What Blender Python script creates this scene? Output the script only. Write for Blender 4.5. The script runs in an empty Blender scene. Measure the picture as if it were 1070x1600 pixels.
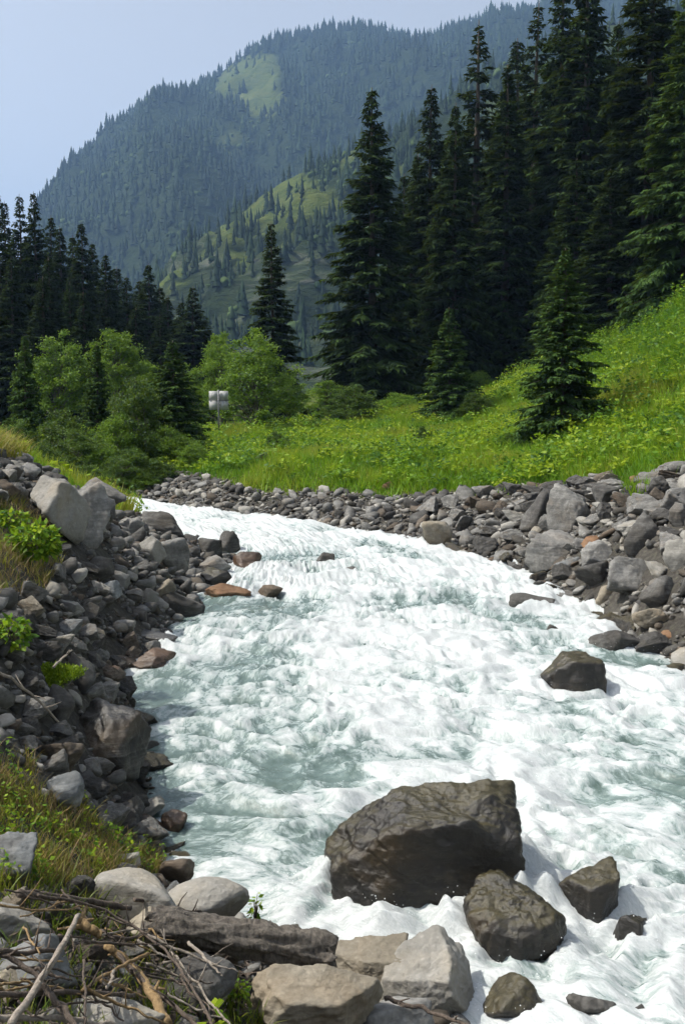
import bpy, math
import numpy as np
from mathutils import Vector, Matrix

SC = bpy.context.scene
COL = SC.collection
rad = math.radians

# ---------------------------------------------------------------- camera, sky, sun, exposure
CAM_H = 3.2
FPX = 1700.0                     # focal length in pixels of the 1070x1600 photograph
PITCH = math.atan(165.0 / FPX)
cam_d = bpy.data.cameras.new('camera')
cam_d.sensor_fit = 'VERTICAL'
cam_d.sensor_height = 24.0
cam_d.lens = 24.0 * FPX / 1600.0
cam_d.clip_start = 0.05
cam_d.clip_end = 20000.0
cam = bpy.data.objects.new('camera', cam_d)
cam.location = (0, 0, CAM_H)
cam.rotation_euler = (math.pi / 2 - PITCH, 0, 0)
COL.objects.link(cam)
SC.camera = cam

SUN_AZ = rad(-94.0)              # from +Y (view direction), negative = left
SUN_EL = rad(54.0)
world = bpy.data.worlds.new('World')
SC.world = world
world.use_nodes = True
wn = world.node_tree.nodes
wl = world.node_tree.links
bg = wn['Background']
sky = wn.new('ShaderNodeTexSky')
sky.sky_type = 'NISHITA'
sky.sun_disc = False
sky.sun_elevation = SUN_EL
sky.sun_rotation = SUN_AZ
sky.altitude = 1200.0
sky.air_density = 1.0
sky.dust_density = 10.0
sky.ozone_density = 1.0
pale = wn.new('ShaderNodeHueSaturation')
pale.inputs['Saturation'].default_value = 0.31
wl.new(sky.outputs[0], pale.inputs['Color'])
wl.new(pale.outputs[0], bg.inputs[0])
bg.inputs[1].default_value = 0.15

sun_d = bpy.data.lights.new('sun', 'SUN')
sun_d.energy = 4.3
sun_d.angle = rad(0.53)
sun_d.color = (1.0, 0.95, 0.86)
sun_o = bpy.data.objects.new('sun', sun_d)
sdir = Vector((math.sin(SUN_AZ) * math.cos(SUN_EL), math.cos(SUN_AZ) * math.cos(SUN_EL), math.sin(SUN_EL)))
sun_o.rotation_euler = (-sdir).to_track_quat('-Z', 'Y').to_euler()
COL.objects.link(sun_o)

vs = SC.view_settings
vs.view_transform = 'Standard'
vs.look = 'None'
vs.exposure = 0.5
vs.gamma = 1.0
vs.use_curve_mapping = False
cy = SC.cycles
cy.use_denoising = True
cy.use_adaptive_sampling = True
cy.adaptive_threshold = 0.04
cy.max_bounces = 5
cy.diffuse_bounces = 2
cy.glossy_bounces = 2
cy.transmission_bounces = 3
cy.volume_bounces = 0
cy.transparent_max_bounces = 6
cy.caustics_reflective = False
cy.caustics_refractive = False

# ---------------------------------------------------------------- numpy helpers
_G = np.random.default_rng(5).normal(size=(256, 3))
_G = (_G / np.linalg.norm(_G, axis=1)[:, None]).astype(np.float32)
_T = np.random.default_rng(6).permutation(256).astype(np.int32)
_T = np.concatenate([_T, _T])
_g0, _g1, _g2 = [np.ascontiguousarray(_G[:, k]) for k in range(3)]

def _fade(t):
    return t * t * t * (t * (t * 6 - 15) + 10)

def noise3(x, y, z, s=0):
    z = np.asarray(z, np.float32)
    flat = z.ndim == 0
    x = np.asarray(x, np.float32); y = np.asarray(y, np.float32)
    fx, fy, fz = np.floor(x), np.floor(y), np.floor(z)
    ix, iy, iz = (fx.astype(np.int32) + s * 7) & 255, (fy.astype(np.int32) + s * 13) & 255, (fz.astype(np.int32) + s * 29) & 255
    dx, dy, dz = x - fx, y - fy, z - fz
    u, v, w = _fade(dx), _fade(dy), _fade(dz)
    ax = (_T[ix], _T[(ix + 1) & 255])
    def plane(c):
        kz = (iz + c) & 255
        def g(a, b):
            k = _T[(_T[(ax[a] + ((iy + b) & 255)) & 255] + kz) & 255]
            return _g0[k] * (dx - a) + _g1[k] * (dy - b) + _g2[k] * (dz - c)
        p = g(0, 0); p = p + (g(1, 0) - p) * u
        q = g(0, 1); q = q + (g(1, 1) - q) * u
        return p + (q - p) * v
    a = plane(0)
    if flat and float(dz) < 1e-6:
        return 1.5 * a
    return 1.5 * (a + (plane(1) - a) * w)

def fbm(x, y, z=0.0, o=4, s=0, gain=0.5, lac=2.03):
    a, t = 1.0, 0.0
    x, y, z = np.asarray(x, np.float32), np.asarray(y, np.float32), np.asarray(z, np.float32)
    for i in range(o):
        t = t + a * noise3(x, y, z, s + i * 17)
        x, y, z, a = x * lac, y * lac, (z if z.ndim == 0 else z * lac), a * gain
    return t

def ridged(x, y, z=0.0, o=3, s=0):
    a, t = 1.0, 0.0
    x, y, z = np.asarray(x, float), np.asarray(y, float), np.asarray(z, float)
    for i in range(o):
        t = t + a * (1 - 2 * np.abs(noise3(x, y, z, s + i * 13)))
        x, y, z, a = x * 2.1, y * 2.1, (z if z.ndim == 0 else z * 2.1), a * 0.5
    return t

def sstep(a, b, x):
    t = np.clip((np.asarray(x, float) - a) / (b - a), 0, 1)
    return t * t * (3 - 2 * t)

def in_poly(px, py, poly):
    px, py = np.asarray(px, float), np.asarray(py, float)
    r = np.zeros(px.shape, bool)
    n = len(poly)
    for i in range(n):
        x0, y0 = poly[i]
        x1, y1 = poly[(i + 1) % n]
        if y0 == y1:
            continue
        c = ((y0 > py) != (y1 > py)) & (px < (x1 - x0) * (py - y0) / (y1 - y0) + x0)
        r ^= c
    return r

def make_mesh(name, V, F, mat=None, smooth=False, attrs=None):
    V = np.ascontiguousarray(V, np.float32)
    F = np.ascontiguousarray(F, np.int32)
    k = F.shape[1]
    me = bpy.data.meshes.new(name)
    me.vertices.add(len(V))
    me.vertices.foreach_set('co', V.ravel())
    me.loops.add(F.size)
    me.loops.foreach_set('vertex_index', F.ravel())
    me.polygons.add(len(F))
    me.polygons.foreach_set('loop_start', np.arange(0, F.size, k, dtype=np.int32))
    if smooth:
        me.polygons.foreach_set('use_smooth', np.ones(len(F), bool))
    me.update(calc_edges=True)
    for an, av in (attrs or {}).items():
        at = me.attributes.new(an, 'FLOAT', 'POINT')
        at.data.foreach_set('value', np.ascontiguousarray(av, np.float32))
    if mat is not None:
        me.materials.append(mat)
    return me

def link(name, me, parent=None, loc=None, rot=None, scale=None):
    o = bpy.data.objects.new(name, me)
    COL.objects.link(o)
    if parent is not None:
        o.parent = parent
    if loc is not None:
        o.location = loc
    if rot is not None:
        o.rotation_euler = rot
    if scale is not None:
        o.scale = scale
    return o

def tag(o, label=None, cat=None, group=None, kind=None):
    if label: o['label'] = label
    if cat: o['category'] = cat
    if group: o['group'] = group
    if kind: o['kind'] = kind
    return o

def tubes(paths, sides=6):
    """paths: list of (points Nx3, radii N) -> V, F quads (ends closed by collapsing)"""
    Vs, Fs, base = [], [], 0
    ang = np.linspace(0, 2 * np.pi, sides, endpoint=False)
    for P, Rr in paths:
        P = np.asarray(P, float); Rr = np.asarray(Rr, float)
        P = np.vstack([P[:1], P, P[-1:]]); Rr = np.concatenate([[1e-4], Rr, [1e-4]])
        T = np.gradient(P, axis=0)
        T[0], T[-1] = T[1], T[-2]
        T /= np.linalg.norm(T, axis=1)[:, None] + 1e-9
        ref = np.array([0.0, 0, 1]) if abs(T[:, 2].mean()) < 0.8 else np.array([1.0, 0, 0])
        A = np.cross(T, ref); A /= np.linalg.norm(A, axis=1)[:, None] + 1e-9
        B = np.cross(T, A)
        ring = P[:, None, :] + Rr[:, None, None] * (np.cos(ang)[None, :, None] * A[:, None, :] + np.sin(ang)[None, :, None] * B[:, None, :])
        n = len(P)
        Vs.append(ring.reshape(-1, 3))
        i = np.arange(n - 1)[:, None] * sides; j = np.arange(sides)[None, :]; j2 = (j + 1) % sides
        Fs.append((np.stack([i + j, i + j2, i + sides + j2, i + sides + j], -1).reshape(-1, 4)) + base)
        base += n * sides
    return np.vstack(Vs), np.vstack(Fs)

# ---------------------------------------------------------------- picture <-> place
_cp, _sp = math.cos(PITCH), math.sin(PITCH)
def ray(px, py):
    a, b = (px - 535.0) / FPX, (800.0 - py) / FPX
    return np.array([a, _cp + b * _sp, -_sp + b * _cp])
def at_depth(px, py, Y):
    d = ray(px, py)
    return np.array([0, 0, CAM_H]) + d * (Y / d[1])
def project(x, y, z):
    z = z - CAM_H
    dep = np.maximum(y * _cp - z * _sp, 1e-3)
    up = y * _sp + z * _cp
    return 535 + FPX * x / dep, 800 - FPX * up / dep, dep
SLOPE = 0.02
def water_z(y):
    return SLOPE * np.clip(y, -30, 60)
def on_water(px, py):
    d = ray(px, py)
    t = CAM_H / (SLOPE * d[1] - d[2])
    return np.array([0, 0, CAM_H]) + d * t

# ---------------------------------------------------------------- terrain heights: a smooth surface through surveyed points
PAIRS = [((-40, 28.5), (-40, 35.0), 0), ((-16, 28.6), (-16, 33.4), 0), ((-9, 27.3), (-9, 31.8), 0),
         ((190, 802), (200, 785), 1), ((290, 838), (330, 801), 1), ((385, 876), (520, 827), 1),
         ((330, 935), (700, 862), 1), ((262, 985), (835, 905), 1), ((165, 1085), (945, 965), 1),
         ((215, 1180), (1070, 1045), 1), ((250, 1262), (1250, 1120), 1), ((300, 1372), (6.3, 7.8), 2),
         ((400, 1428), (7.0, 6.0), 2), ((550, 1475), (7.6, 4.2), 2), ((745, 1600), (8.0, 2.4), 2),
         ((1.7, 3.0), (8.5, 0.0), 0), ((2.9, -1.0), (9.0, -4.0), 0), ((4.0, -12.0), (11.0, -14.0), 0)]
LE, RE = [], []
for a, b, m in PAIRS:
    LE.append(on_water(*a)[:2] if m in (1, 2) else np.array(a, float))
    RE.append(on_water(*b)[:2] if m == 1 else np.array(b, float))
LE, RE = np.array(LE), np.array(RE)

ctrl = []
for e in (LE, RE):
    for p in e:
        ctrl.append((p[0], p[1], water_z(p[1]) - 0.03))
for t in (0.25, 0.5, 0.75):
    for l, r in zip(LE, RE):
        p = l * (1 - t) + r * t
        ctrl.append((p[0], p[1], water_z(p[1]) - (0.75 if t == 0.5 else 0.6)))
for px, py, Y in [
    # near (left) bank
    (0, 722, 15), (60, 735, 16.5), (110, 770, 17.5), (150, 805, 17), (0, 790, 12), (0, 850, 10), (0, 930, 8.5), (0, 1000, 7.5), (0, 1150, 6.2),
    (0, 1300, 5.2), (0, 1450, 4.3), (0, 1600, 3.65), (150, 850, 14.2), (200, 880, 14.6), (100, 950, 10.2), (150, 1000, 10.2), (80, 1090, 7.9), (90, 1190, 7.1),
    (100, 1300, 6.1), (200, 1340, 6.5), (130, 1420, 5.2), (250, 1450, 5.4), (250, 1600, 4.3), (480, 1600, 4.95), (430, 1500, 5.5), (560, 1560, 5.35),
    (260, 920, 15.4), (190, 820, 19.5), (0, 705, 20), (-200, 700, 18), (-200, 900, 9), (-200, 1300, 5), (-400, 700, 14),
    # far (right) bank and meadow
    (280, 760, 30.5), (330, 745, 30), (420, 768, 27.5), (500, 764, 27), (600, 772, 25.5), (700, 768, 24.5), (760, 766, 24), (840, 800, 20.5), (830, 762, 22.5), (900, 755, 21.5),
    (960, 800, 17.2), (950, 760, 20), (1010, 840, 15.2), (1070, 800, 15.5), (1070, 740, 18), (1000, 900, 14.6), (1070, 940, 13.2), (1200, 900, 12.5), (1200, 760, 16),
    (330, 715, 37), (420, 715, 35), (520, 715, 33), (640, 710, 32), (760, 705, 31), (880, 695, 29), (980, 690, 26.5), (1070, 665, 25),
    (280, 690, 44), (342, 678, 46), (420, 676, 48), (500, 672, 50), (600, 650, 53), (700, 640, 50), (790, 620, 50), (850, 640, 42), (930, 600, 41), (1000, 575, 38), (1070, 540, 33),
    (1070, 478, 39), (930, 565, 50), (1200, 400, 40), (1200, 560, 28), (1350, 600, 20),
    (880, 560, 62), (1000, 470, 60), (760, 600, 68), (600, 632, 72), (450, 660, 75), (300, 668, 80), (150, 680, 75), (0, 684, 70), (100, 685, 50), (0, 690, 46), (150, 740, 38), (0, 735, 38), (200, 700, 44),
    (-200, 690, 60), (-300, 700, 40)]:
    p = at_depth(px, py, Y)
    ctrl.append(tuple(p))
for px, py, dz in [(235, 1085, 0.40), (300, 1180, 0.40), (330, 1262, 0.40), (335, 990, 0.35), (410, 940, 0.35), (370, 1360, 0.35), (200, 1110, 0.2), (255, 1190, 0.2)]:
    p = on_water(px, py)
    ctrl.append((p[0], p[1], p[2] - dz))
for p in [(0, 0, 1.5), (-2, -1, 1.7), (0, -8, 1.7), (-6, -6, 2.2), (-8, 3, 2.3), (-14, 8, 2.6), (-25, 15, 3.0), (-8, 18, 2.5), (12, 4, 2.2), (13, -6, 2.2), (20, 10, 5.0), (24, 30, 10.0), (30, 60, 15), (45, 40, 20),
          (45, 10, 12), (10, 95, 6), (-30, 95, 2.5), (-60, 40, 3.0), (-60, 80, 3.0), (40, 95, 18), (-40, 10, 3.0), (2.2, 4.0, -0.2), (1.2, 1.0, 1.0), (-25, -20, 3), (25, -20, 5), (0, -30, 1.5)]:
    ctrl.append(p)
ctrl = np.array(ctrl)
SCL = 20.0
def _k(r2):
    return 0.5 * r2 * np.log(r2 + 1e-9)
_P = ctrl[:, :2] / SCL
_n = len(_P)
_A = np.zeros((_n + 3, _n + 3))
_A[:_n, :_n] = _k(((_P[:, None] - _P[None]) ** 2).sum(-1)) + np.eye(_n) * 2e-4
_A[:_n, _n] = 1; _A[:_n, _n + 1:] = _P
_A[_n, :_n] = 1; _A[_n + 1:, :_n] = _P.T
_W = np.linalg.solve(_A, np.concatenate([ctrl[:, 2], np.zeros(3)]))

def surveyed_z(x, y):
    x = np.asarray(x, float); y = np.asarray(y, float)
    sh = x.shape
    x, y = x.ravel(), y.ravel()
    out = np.empty(len(x))
    for i in range(0, len(x), 20000):
        q = np.stack([np.clip(x[i:i + 20000], -70, 55), np.clip(y[i:i + 20000], -35, 105)], -1) / SCL
        out[i:i + 20000] = _k(((q[:, None] - _P[None]) ** 2).sum(-1)) @ _W[:_n] + _W[_n] + q @ _W[_n + 1:]
    far = np.maximum(np.maximum(np.abs(x + 7) - 62, 0), np.maximum(y - 105, 0))
    zf = 4 + np.clip((x - 20) * 0.4, 0, 60)
    w = sstep(0, 60, far)
    return (out * (1 - w) + zf * w).reshape(sh)

_tx = np.arange(-72, 57.1, 0.3); _ty = np.arange(-37, 107.1, 0.3)
_TAB = None
def base_z(x, y):
    global _TAB
    if _TAB is None:
        a, b = np.meshgrid(_tx, _ty)
        _TAB = surveyed_z(a, b)
    x = np.asarray(x, float); y = np.asarray(y, float)
    fx = np.clip((x + 72) / 0.3, 0, len(_tx) - 1.001); fy = np.clip((y + 37) / 0.3, 0, len(_ty) - 1.001)
    i, j = fx.astype(int), fy.astype(int); u, v = fx - i, fy - j
    z = (_TAB[j, i] * (1 - u) + _TAB[j, i + 1] * u) * (1 - v) + (_TAB[j + 1, i] * (1 - u) + _TAB[j + 1, i + 1] * u) * v
    far = np.maximum(np.maximum(np.abs(x + 7) - 62, 0), np.maximum(y - 105, 0))
    w = sstep(0, 60, far)
    return z * (1 - w) + (4 + np.clip((x - 20) * 0.4, 0, 60)) * w

def ground_z(x, y):
    z = base_z(x, y)
    x = np.asarray(x, float); y = np.asarray(y, float)
    return z + 0.05 * fbm(x * 0.9, y * 0.9, 0.3, 3, 3) + 0.10 * fbm(x * 0.22, y * 0.22, 1.3, 2, 9) * sstep(8, 30, y)

def on_ground(px, py, y0=1.5, y1=110.0):
    """first crossing of the sight line with the ground"""
    d = ray(px, py); d = d / d[1]
    ys = np.geomspace(y0, y1, 500)
    P = np.array([0, 0, CAM_H])[None] + d[None] * ys[:, None]
    g = np.maximum(ground_z(P[:, 0], P[:, 1]), water_z(P[:, 1]))
    k = np.argmax(P[:, 2] < g)
    if not (P[:, 2] < g).any():
        k = len(ys) - 1
    return P[k]

# ---------------------------------------------------------------- materials
def new_mat(name):
    m = bpy.data.materials.new(name)
    m.use_nodes = True
    nt = m.node_tree
    return m, nt, nt.nodes, nt.links, nt.nodes['Principled BSDF']

def ramp(N, stops):
    r = N.new('ShaderNodeValToRGB')
    e = r.color_ramp.elements
    e[0].position, e[0].color = stops[0][0], (*stops[0][1], 1)
    e[1].position, e[1].color = stops[1][0], (*stops[1][1], 1)
    for p, c in stops[2:]:
        x = e.new(p); x.color = (*c, 1)
    return r

def mathn(N, L, op, a, b=None, clamp=False):
    n = N.new('ShaderNodeMath'); n.operation = op; n.use_clamp = clamp
    for i, v in enumerate((a, b)):
        if v is None: continue
        if isinstance(v, (int, float)): n.inputs[i].default_value = v
        else: L.new(v, n.inputs[i])
    return n.outputs[0]

def mixc(N, L, f, a, b, mode='MIX'):
    n = N.new('ShaderNodeMix'); n.data_type = 'RGBA'; n.blend_type = mode
    for s, v in ((n.inputs[0], f), (n.inputs[6], a), (n.inputs[7], b)):
        if isinstance(v, (int, float)): s.default_value = v
        elif isinstance(v, tuple): s.default_value = (*v, 1)
        else: L.new(v, s)
    return n.outputs[2]

def noise_n(N, L, vec, scale, detail=4, rough=0.55, dist=0.0):
    n = N.new('ShaderNodeTexNoise'); n.inputs['Scale'].default_value = scale
    n.inputs['Detail'].default_value = detail; n.inputs['Roughness'].default_value = rough; n.inputs['Distortion'].default_value = dist
    if vec is not None: L.new(vec, n.inputs['Vector'])
    return n.outputs['Fac']

def mapping(N, L, vec, scale=(1, 1, 1), rot=(0, 0, 0)):
    n = N.new('ShaderNodeMapping'); n.inputs['Scale'].default_value = scale; n.inputs['Rotation'].default_value = rot
    L.new(vec, n.inputs['Vector']); return n.outputs[0]

def bump(N, L, h, strength, dist, prev=None):
    n = N.new('ShaderNodeBump'); n.inputs['Strength'].default_value = strength; n.inputs['Distance'].default_value = dist
    L.new(h, n.inputs['Height'])
    if prev is not None: L.new(prev, n.inputs['Normal'])
    return n.outputs[0]

def rock_mat(name, dark, mid, light, rough=0.85, strata=0.35, moss=0.0, scale=1.0, vary=0.35, tint=(0.2, 0.13, 0.06), tint_amt=0.25, spec=0.35, rot=(0.5, 0.35, 0.2)):
    m, nt, N, L, B = new_mat(name)
    tc = N.new('ShaderNodeTexCoord'); oi = N.new('ShaderNodeObjectInfo')
    add = N.new('ShaderNodeVectorMath'); add.operation = 'ADD'
    sc = N.new('ShaderNodeVectorMath'); sc.operation = 'SCALE'
    cmb = N.new('ShaderNodeCombineXYZ')
    for i in range(3): L.new(oi.outputs['Random'], cmb.inputs[i])
    L.new(cmb.outputs[0], sc.inputs[0]); sc.inputs['Scale'].default_value = 37.0
    L.new(tc.outputs['Object'], add.inputs[0]); L.new(sc.outputs[0], add.inputs[1])
    v = add.outputs[0]
    big = noise_n(N, L, v, 2.2 * scale, 5, 0.6, 0.3)
    fine = noise_n(N, L, v, 26 * scale, 4, 0.65)
    st = noise_n(N, L, mapping(N, L, v, (1.2, 1.2, 11), rot), 1.6 * scale, 4, 0.6, 0.6)
    s = mathn(N, L, 'ADD', mathn(N, L, 'MULTIPLY', big, 0.55), mathn(N, L, 'MULTIPLY', fine, 0.30))
    s = mathn(N, L, 'ADD', s, mathn(N, L, 'MULTIPLY', mathn(N, L, 'SUBTRACT', st, 0.5), strata))
    r = ramp(N, [(0.26, dark), (0.62, light), (0.44, mid)])
    L.new(s, r.inputs[0])
    c = r.outputs[0]
    t = noise_n(N, L, v, 1.3 * scale, 3, 0.6, 0.8)
    tm = ramp(N, [(0.52, (0, 0, 0)), (0.68, (1, 1, 1))]); L.new(t, tm.inputs[0])
    c = mixc(N, L, mathn(N, L, 'MULTIPLY', tm.outputs[0], tint_amt), c, tint)
    # pale lichen / mineral specks
    vo = N.new('ShaderNodeTexVoronoi'); vo.inputs['Scale'].default_value = 17 * scale; L.new(v, vo.inputs['Vector'])
    sp = ramp(N, [(0.10, (1, 1, 1)), (0.22, (0, 0, 0))]); L.new(vo.outputs['Distance'], sp.inputs[0])
    sp2 = mathn(N, L, 'MULTIPLY', sp.outputs[0], mathn(N, L, 'MULTIPLY', fine, 0.30))
    c = mixc(N, L, sp2, c, tuple(min(1.0, x * 1.5) for x in light))
    # per-stone brightness
    k = mathn(N, L, 'ADD', mathn(N, L, 'MULTIPLY', oi.outputs['Random'], vary), 1 - vary * 0.5)
    hsv = N.new('ShaderNodeHueSaturation'); L.new(k, hsv.inputs['Value']); L.new(c, hsv.inputs['Color'])
    c = hsv.outputs[0]
    if moss > 0:
        ge = N.new('ShaderNodeNewGeometry'); sx = N.new('ShaderNodeSeparateXYZ'); L.new(ge.outputs['Normal'], sx.inputs[0])
        mm = mathn(N, L, 'ADD', sx.outputs[2], mathn(N, L, 'MULTIPLY', mathn(N, L, 'SUBTRACT', big, 0.5), 1.6))
        mr = ramp(N, [(0.45, (0, 0, 0)), (0.85, (1, 1, 1))]); L.new(mm, mr.inputs[0])
        mcol = ramp(N, [(0.3, (0.040, 0.034, 0.010)), (0.7, (0.095, 0.078, 0.022))]); L.new(fine, mcol.inputs[0])
        c = mixc(N, L, mathn(N, L, 'MULTIPLY', mr.outputs[0], moss), c, mcol.outputs[0])
    L.new(c, B.inputs['Base Color'])
    rr = mathn(N, L, 'ADD', mathn(N, L, 'MULTIPLY', fine, 0.25), rough - 0.12, True)
    L.new(rr, B.inputs['Roughness'])
    B.inputs['Specular IOR Level'].default_value = spec
    b1 = bump(N, L, st, 0.5, 0.02)
    b2 = bump(N, L, noise_n(N, L, v, 9 * scale, 8, 0.68), 0.75, 0.03, b1)
    L.new(b2, B.inputs['Normal'])
    return m

M = {}
M['grey'] = rock_mat('rock_grey', (0.063, 0.061, 0.056), (0.148, 0.144, 0.133), (0.281, 0.274, 0.255))
M['dark'] = rock_mat('rock_dark', (0.024, 0.022, 0.020), (0.063, 0.060, 0.055), (0.148, 0.144, 0.133), tint=(0.07, 0.055, 0.03))
M['pale'] = rock_mat('rock_pale', (0.148, 0.141, 0.122), (0.244, 0.233, 0.207), (0.348, 0.333, 0.303), strata=0.15, tint=(0.30, 0.24, 0.15), tint_amt=0.3)
M['tan'] = rock_mat('rock_tan', (0.10, 0.085, 0.062), (0.20, 0.175, 0.132), (0.33, 0.295, 0.235), strata=0.2, tint=(0.22, 0.13, 0.05), tint_amt=0.3)
M['brown'] = rock_mat('rock_brown', (0.033, 0.027, 0.020), (0.085, 0.069, 0.052), (0.17, 0.143, 0.112), tint=(0.13, 0.075, 0.04), tint_amt=0.35)
M['rust'] = rock_mat('rock_rust', (0.07, 0.037, 0.020), (0.175, 0.098, 0.052), (0.29, 0.185, 0.11), strata=0.25, tint=(0.2, 0.14, 0.09))
M['wet'] = rock_mat('rock_wet', (0.006, 0.0055, 0.005), (0.018, 0.015, 0.011), (0.060, 0.050, 0.034), rough=0.38, spec=0.5, tint=(0.07, 0.045, 0.015), tint_amt=0.5, moss=0.45, rot=(0.15, 0.5, 0.3))
M['wetbrown'] = rock_mat('rock_wet_brown', (0.018, 0.011, 0.007), (0.06, 0.036, 0.02), (0.12, 0.075, 0.045), rough=0.4, spec=0.5, tint=(0.10, 0.035, 0.012), tint_amt=0.5)
M['layer'] = rock_mat('rock_layered', (0.008, 0.008, 0.0075), (0.020, 0.019, 0.017), (0.11, 0.105, 0.095), rough=0.45, strata=0.6, spec=0.5, rot=(0.1, 0.15, 0.2), vary=0.1)
M['blue'] = rock_mat('rock_blue_grey', (0.067, 0.072, 0.074), (0.148, 0.155, 0.155), (0.274, 0.281, 0.277), strata=0.55)

def leaf_mat(name, c0, c1, c2, trans=0.3, rough=0.55, spec=0.3, attr='tint', objvar=0.25):
    m, nt, N, L, B = new_mat(name)
    at = N.new('ShaderNodeAttribute'); at.attribute_name = attr
    oi = N.new('ShaderNodeObjectInfo')
    r = ramp(N, [(0.0, c0), (1.0, c2), (0.5, c1)]); L.new(at.outputs['Fac'], r.inputs[0])
    hs = N.new('ShaderNodeHueSaturation'); L.new(r.outputs[0], hs.inputs['Color'])
    L.new(mathn(N, L, 'ADD', mathn(N, L, 'MULTIPLY', oi.outputs['Random'], objvar), 1 - objvar * 0.5), hs.inputs['Value'])
    c = hs.outputs[0]
    L.new(c, B.inputs['Base Color']); B.inputs['Roughness'].default_value = rough; B.inputs['Specular IOR Level'].default_value = spec
    if trans > 0:
        tr = N.new('ShaderNodeBsdfTranslucent'); L.new(mixc(N, L, 0.35, c, (0.30, 0.40, 0.02)), tr.inputs[0])
        mx = N.new('ShaderNodeMixShader'); mx.inputs[0].default_value = trans
        L.new(B.outputs[0], mx.inputs[1]); L.new(tr.outputs[0], mx.inputs[2])
        L.new(mx.outputs[0], N['Material Output'].inputs['Surface'])
    return m

M['needle'] = leaf_mat('spruce_needles', (0.006, 0.012, 0.006), (0.012, 0.025, 0.008), (0.032, 0.058, 0.012), trans=0.10, objvar=0.5, spec=0.08, rough=0.8)
M['needle_young_sunlit'] = leaf_mat('young_and_sunlit_spruce_needles', (0.016, 0.036, 0.012), (0.032, 0.066, 0.018), (0.06, 0.11, 0.024), trans=0.16, objvar=0.3, spec=0.08, rough=0.8)
M['leaf'] = leaf_mat('broad_leaves', (0.055, 0.12, 0.014), (0.10, 0.195, 0.020), (0.16, 0.26, 0.030), trans=0.44)
M['leaf_dark'] = leaf_mat('dark_shrub_leaves', (0.018, 0.045, 0.009), (0.038, 0.085, 0.012), (0.08, 0.145, 0.020), trans=0.34)
M['meadow'] = leaf_mat('meadow_grass_blades', (0.05, 0.16, 0.010), (0.16, 0.31, 0.013), (0.34, 0.33, 0.05), trans=0.45, objvar=0)
M['herb'] = leaf_mat('meadow_herb_leaves', (0.035, 0.11, 0.012), (0.13, 0.26, 0.014), (0.30, 0.38, 0.018), trans=0.45, objvar=0)
M['grass'] = leaf_mat('bank_grass_blades', (0.07, 0.12, 0.012), (0.20, 0.20, 0.028), (0.36, 0.25, 0.085), trans=0.35, objvar=0)
M['dry'] = leaf_mat('dry_grass_blades', (0.10, 0.09, 0.03), (0.20, 0.13, 0.06), (0.32, 0.21, 0.11), trans=0.25, objvar=0)
M['moss'] = leaf_mat('bright_moss', (0.08, 0.15, 0.008), (0.17, 0.26, 0.012), (0.27, 0.36, 0.02), trans=0.2, objvar=0)
M['forest'] = leaf_mat('distant_forest', (0.006, 0.014, 0.006), (0.014, 0.030, 0.011), (0.050, 0.080, 0.022), trans=0.0, rough=0.8, spec=0.1, objvar=0)

def bark_mat(name, a, b, sc=1.0):
    m, nt, N, L, B = new_mat(name)
    tc = N.new('ShaderNodeTexCoord')
    n1 = noise_n(N, L, mapping(N, L, tc.outputs['Object'], (7, 7, 1.5)), 3 * sc, 6, 0.65, 0.4)
    n2 = noise_n(N, L, tc.outputs['Object'], 14 * sc, 6, 0.7)
    s = mathn(N, L, 'ADD', mathn(N, L, 'MULTIPLY', n1, 0.5), mathn(N, L, 'MULTIPLY', n2, 0.5))
    r = ramp(N, [(0.35, a), (0.68, b)]); L.new(s, r.inputs[0])
    L.new(r.outputs[0], B.inputs['Base Color']); B.inputs['Roughness'].default_value = 0.9
    L.new(bump(N, L, s, 0.9, 0.03), B.inputs['Normal'])
    return m
M['bark'] = bark_mat('spruce_bark', (0.03, 0.022, 0.016), (0.10, 0.075, 0.055), 0.5)
M['palebark'] = bark_mat('grey_bark', (0.06, 0.055, 0.045), (0.18, 0.16, 0.13), 0.7)
M['rot'] = bark_mat('rotten_log', (0.020, 0.017, 0.014), (0.22, 0.19, 0.155), 2.6)
M['stick_pale'] = bark_mat('bleached_stick', (0.16, 0.13, 0.10), (0.40, 0.35, 0.29), 2.0)
M['stick_dark'] = bark_mat('weathered_stick', (0.03, 0.022, 0.016), (0.17, 0.13, 0.10), 2.0)
M['stick_tan'] = bark_mat('barkless_stick', (0.14, 0.085, 0.035), (0.36, 0.25, 0.12), 2.0)

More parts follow.
